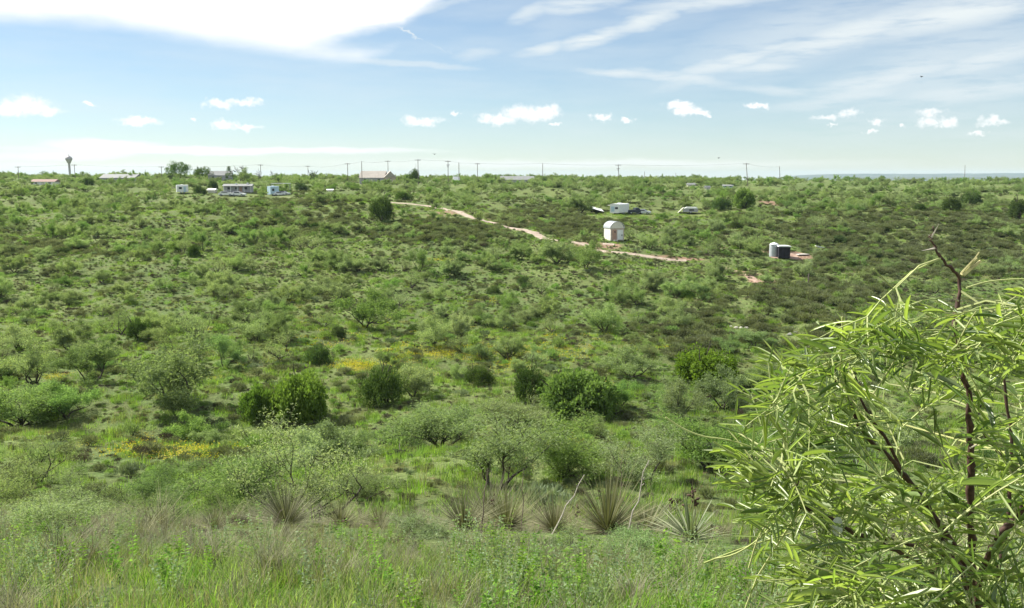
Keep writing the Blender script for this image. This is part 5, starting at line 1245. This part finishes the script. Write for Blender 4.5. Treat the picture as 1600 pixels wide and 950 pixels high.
# leaflets
def leaflet_geo(bend, fold, nseg=5):
    """unit leaflet along +Y, width 1 (scaled), returns verts (2*(nseg+1)+mid)"""
    v = []
    for i in range(nseg+1):
        f_ = i/nseg; wd = math.sin(math.pi*min(max(.04+.92*f_, 0), 1))**.3*.5 if 0 < i < nseg else (.12 if i == 0 else .10)
        z = -bend*f_*f_
        v += [(-wd, f_, z+fold*wd), (0, f_, z), (wd, f_, z+fold*wd)]
    fs = []
    for i in range(nseg): b = i*3; fs += [(b, b+1, b+4, b+3), (b+1, b+2, b+5, b+4)]
    return np.array(v), fs
LG = [leaflet_geo(b, f_) for b, f_ in ((.10, .35), (.22, .5), (-.08, .3), (.32, .25), (.05, .15), (.16, .7))]
leaf_meshes = []
for gi, (gv, gf) in enumerate(LG):
    for ti in (.15, .5, .85):
        me = bpy.data.meshes.new('leaflet'); me.from_pydata([tuple(q) for q in gv], [], gf); a = me.attributes.new('tint', 'FLOAT', 'POINT'); a.data.foreach_set('value', [ti]*len(gv)); leaf_meshes.append(fin(me, ['fgleaf'], True))
leaflets = []    # (pos, dir, normal, length, width, geo, tint)
stalks = []      # list of polylines with radius
OUTX = [1095,1112,1130,1160,1200,1240,1262,1300,1340,1362,1372,1392,1402,1425,1450,1480,1500,1530,1560,1580,1620,1800]
OUTY = [690,640,590,550,520,500,478,490,470,412,384,384,400,425,445,480,495,465,450,438,422,410]
def inside(q):
    a, b, c = proj(*q)
    if b < np.interp(a, OUTX, OUTY): return False
    return a > np.interp(b, [600, 720, 800, 880, 950, 1100], [1100, 1095, 1105, 1140, 1180, 1220])
def compound_leaf(p, d, scale=1.0, droop=.25, ll=None):
    for _ in range(7):
        n0, m0 = len(leaflets), len(stalks)
        compound_leaf_(p, d+Vector(rgF.normal(size=3))*.15*_, scale*(1-.05*_), droop, ll)
        if all(inside(l_[0]+l_[1]*l_[3]) for l_ in leaflets[n0:]): return
        del leaflets[n0:]; del stalks[m0:]
def compound_leaf_(p, d, scale=1.0, droop=.25, ll=None):
    """petiole, then one or two pinnae carrying opposite leaflets"""
    d = d.normalized(); pl = rgF.uniform(.025, .045)*scale
    e = p+d*pl; e.z -= droop*.006; stalks.append(([p, p.lerp(e, .5), e], .00115))
    side = d.cross(Vector((0, 0, 1)));  side = side.normalized() if side.length > .1 else Vector((1, 0, 0))
    up = side.cross(d).normalized()
    for sgn in ((-1, 1) if rgF.uniform() < .75 else (rgF.choice([-1, 1]),)):
        pd = (d+side*sgn*rgF.uniform(.25, .6)+up*rgF.uniform(-.15, .25)).normalized(); n = int(rgF.integers(4, 8)); ln = rgF.uniform(.06, .11)*scale
        pts = [e]; cur = pd.copy()
        for k in range(n):
            cur = (cur+Vector((0, 0, -droop*.09))+Vector(rgF.normal(size=3))*.03).normalized(); pts.append(pts[-1]+cur*(ln/n))
        stalks.append((pts, .0008))
        L0_ = ll or rgF.uniform(.030, .049)*scale
        pn = (up+Vector(rgF.normal(size=3))*.35).normalized(); tl = rgF.uniform(0, 1)
        for k in range(1, n+1):
            c = (pts[k]-pts[k-1]).normalized(); sd = c.cross(pn).normalized()
            for s2 in (-1, 1):
                if rgF.uniform() < .34: continue
                dd = (sd*s2*rgF.uniform(.4, 1.0)+c*rgF.uniform(.4, 1.1)+pn*rgF.uniform(-.3, .45)+Vector((0, 0, -droop*.5))).normalized()
                nn = (pn+Vector(rgF.normal(size=3))*.30).normalized()
                leaflets.append((pts[k], dd, nn, L0_*rgF.uniform(.75, 1.1)*(.8 if k == n else 1), rgF.uniform(.0020, .0034)*scale**.5, int(rgF.integers(0, 6)), min(1, max(0, tl+rgF.normal()*.15))))
def shoot(p, n=3, sc_=1.0, bias=Vector((-.5, -.1, .2)), spread=.9):
    for _ in range(n): compound_leaf(p, bias+Vector(rgF.normal(size=3))*spread*.6, sc_)
# outline of the bush in the photograph, as (px, top row): nodes below it are filled
TOPX = [1110,1150,1190,1240,1280,1330,1365,1390,1430,1470,1500,1530,1560,1600,1700]; TOPY = [690,640,580,545,525,520,500,480,500,540,560,540,490,470,450]
nodes = []
tries = 0
while len(nodes) < 94 and tries < 6000:
    tries += 1; px = rgF.uniform(1150, 1700); py = rgF.uniform(470, 1080); dep = rgF.uniform(1.02, 1.6) if rgF.uniform() < .8 else rgF.uniform(.93, 1.0)
    ty = np.interp(px, TOPX, TOPY)
    if py < ty+22: continue
    left = 1225 if py < 820 else 1260
    if px < left and rgF.uniform() < .7: continue
    if px < 1300 and py > 830 and dep < 1.05 and rgF.uniform() < .6: continue
    if rgF.uniform() > .22+.78*sstep(ty+60, ty+320, py): continue
    nodes.append(P3(px, py, dep))
for _ in range(22): nodes.append(P3(rgF.uniform(1350, 1680), rgF.uniform(800, 1040), rgF.uniform(.84, 1.0)))
for q_ in ((1575,475,.97),(1600,455,.93),(1550,530,.98),(1630,480,.92),(1590,560,.96),(1560,600,.97),(1470,560,.95),(1400,560,.96),(1340,600,.96),(1620,620,.93)): nodes.append(P3(*q_))
BRn = np.array([tuple(p) for p in BR])
for p in nodes:
    dd_ = np.linalg.norm(BRn-np.array(p), axis=1); j = int(np.argmin(dd_)); q = Vector(BRn[j]); 
    mid = q.lerp(p, .5)+Vector(rgF.normal(size=3))*.012; mid.z -= .01; stalks.append(([p, mid, q], .0012)); 
    out = (p-Vector((.55, 1.2, -.45))); out.y *= .5; out = out.normalized()
    shoot(p, int(rgF.integers(2, 4)), 1.0, bias=out*.5+Vector((-.35, 0, .05)))
# hand placed outer shoots
for (px, py, dep), dirs in {
    (1440,470,.98): [(-.9,0,.3),(-.6,0,.9),(.2,0,.3)], (1400,450,.97): [(-.3,0,1.0),(-.7,0,.6)], (1492,514,.99): [(-1,0,.1),(-1,-.2,-.15),(-.8,0,.5),(.7,0,.2),(.3,0,-.6)],
    (1560,500,.95): [(.8,0,.5),(-.3,0,.8),(-.7,0,.3)], (1590,478,.92): [(-.6,0,.5),(.3,0,.6),(-.9,0,-.1),(.1,0,.8)], (1610,520,.95): [(-.8,0,.3),(-.3,0,.9),(-.9,0,-.3)], (1375,470,.97): [(.0,0,1.0),(-.4,0,.8),(.4,0,.9)], (1420,500,.98): [(-.9,0,.2),(-.2,0,.9),(.5,0,.8)], (1300,560,.98): [(-.9,0,.4),(-.5,0,.9),(-1,0,0),(.5,0,.7)], (1250,590,.96): [(-.9,0,.35),(-1,0,0),(-.7,0,.7)],
    (1200,640,.95): [(-.9,0,.25),(-.8,0,-.4),(-.5,0,.7)], (1240,755,.97): [(-1,0,-.05),(-.9,0,.5),(-1,0,-.5),(-.6,0,-.9),(-.2,0,1)], (1236,782,.97): [(-1,0,.12),(-1,0,-.3),(-.7,0,-.8),(-1,-.2,.5)],
    (1190,700,.95): [(-1,0,.1),(-.8,0,.5),(-.9,0,-.5)], (1290,820,.98): [(-.9,0,-.5),(-.5,0,-1),(-1,0,-.1)], (1340,560,1.0): [(-.3,0,1),(-.8,0,.6),(.5,0,.8)], (1225,690,.98): [(-1,0,.3),(-.9,0,-.2)]}.items():
    p = P3(px, py, dep)
    j = int(np.argmin(np.linalg.norm(BRn-np.array(p), axis=1))); stalks.append(([p, p.lerp(Vector(BRn[j]), .5)+Vector((0, 0, .008)), Vector(BRn[j])], .0012))
    for d in dirs: compound_leaf(p, Vector(d)+Vector(rgF.normal(size=3))*.08, 1.05, .2)
# bare green shoots sticking out
for pts in ([(1040,652,.95),(1068,670,.95),(1100,682,.95),(1140,688,.96),(1185,705,.97),(1235,750,.98)], [(1115,690,.95),(1150,715,.95),(1175,745,.96),(1238,770,.97)], [(1510,450,.95),(1545,440,.95),(1600,436,.93),(1660,440,.92)], [(1248,514,.97),(1262,535,.97),(1290,560,.98),(1300,590,1.0)],
            [(1365,420,.98),(1395,450,.98),(1430,480,.98),(1490,515,1.0)], [(1118,873,.96),(1150,865,.96),(1190,838,.97),(1238,786,.98)], [(1100,880,.98),(1180,850,.98),(1300,815,1.0)], [(1316,495,.97),(1316,540,.98),(1310,600,1.0)], [(1170,888,.95),(1190,830,.96),(1230,790,.97)]):
    P = smooth_path([P3(*q) for q in pts], 4); stalks.append((P, .0010))
for n_, (p, r) in enumerate(stalks): pass
# stalks: the longest 300 as parts, the rest joined
mbr = MB()
order = sorted(range(len(stalks)), key=lambda i: -sum((Vector(a)-Vector(b)).length for a, b in zip(stalks[i][0][:-1], stalks[i][0][1:]))/max(.3, Vector(stalks[i][0][0]).length)); big_ = set(order[:300])
for i, (p, r) in enumerate(stalks):
    pts = [toL(q) for q in p]; n = len(pts); rad = [r*(.65+.5*(k/(n-1) if r > .001 else 1-k/(n-1))) for k in range(n)]; tn = float(rgF.uniform(0, 1))
    if i in big_: mb = MB(); mb.tube(pts, rad, 4, tint=tn); part('leaf_stalk', mb, ['twig'], bush)
    else: mbr.tube(pts, rad, 4, tint=tn, cap=False)
o = part('fine_stalks', mbr, ['twig'], bush); o['kind'] = 'stuff'
def inview(p):
    a, b, c = proj(*p); return -20 < a < 1620 and b < 960
order = sorted(range(len(leaflets)), key=lambda i: -(leaflets[i][3]/leaflets[i][0].length if inview(leaflets[i][0]) else 0)); big_ = set(order[:300])
VV, FF, TT = [], [], []; off = 0
for i, (p, d, nn, ln, wd, gi, ti) in enumerate(leaflets):
    X_ = d.cross(nn).normalized(); Z_ = X_.cross(d).normalized(); A = np.array([X_*wd, d*ln, Z_*ln*.9]).T
    if i in big_:
        o = link('leaflet', leaf_meshes[gi*3+min(2, int(ti*3))], bush); m_ = Matrix(((A[0][0], A[0][1], A[0][2]*1, 0), (A[1][0], A[1][1], A[1][2], 0), (A[2][0], A[2][1], A[2][2], 0), (0, 0, 0, 1)))
        # fold is in units of width: scale Z by width-ish keeps the leaf thin
        m_.translation = toL(p); o.matrix_local = m_ @ Matrix.Diagonal((1, 1, .45, 1))
    else:
        gv, gf = LG[gi]; w_ = (gv*np.array([1, 1, .45])) @ A.T + np.array(toL(p)); VV.append(w_); FF += [tuple(off+k for k in f_) for f_ in gf]; TT += [ti]*len(gv); off += len(gv)
me = bpy.data.meshes.new('foliage'); me.from_pydata(np.concatenate(VV).tolist(), [], FF); a = me.attributes.new('tint', 'FLOAT', 'POINT'); a.data.foreach_set('value', TT)
o = link('foliage', fin(me, ['fgleaf'], True), bush); o['kind'] = 'stuff'
print('LEAFLETS', len(leaflets), 'STALKS', len(stalks), 'SC', {k: len(v['x']) for k, v in SC.items()}, 'TZ', TZ)

# ------------------------------------------------------------------ haze
mb = MB(); mb.box(-12500, 12500, -300, 12600, -75, max(TZ, 60)+2)
hm_ = bpy.data.materials.new('haze'); hm_.use_nodes = True; q = NT(hm_.node_tree); q.n.clear(); ov = q.new('ShaderNodeOutputMaterial'); pv = q.new('ShaderNodeVolumePrincipled')
pv.inputs['Color'].default_value = (0.62, 0.83, 1.0, 1); pv.inputs['Density'].default_value = 0.00005; pv.inputs['Anisotropy'].default_value = 0.0; q.l.new(pv.outputs[0], ov.inputs['Volume'])
HZ = link('haze', mb.mesh('haze', [hm_])); HZ['kind'] = 'stuff'; HZ['label'] = 'thin pale air over the whole landscape'
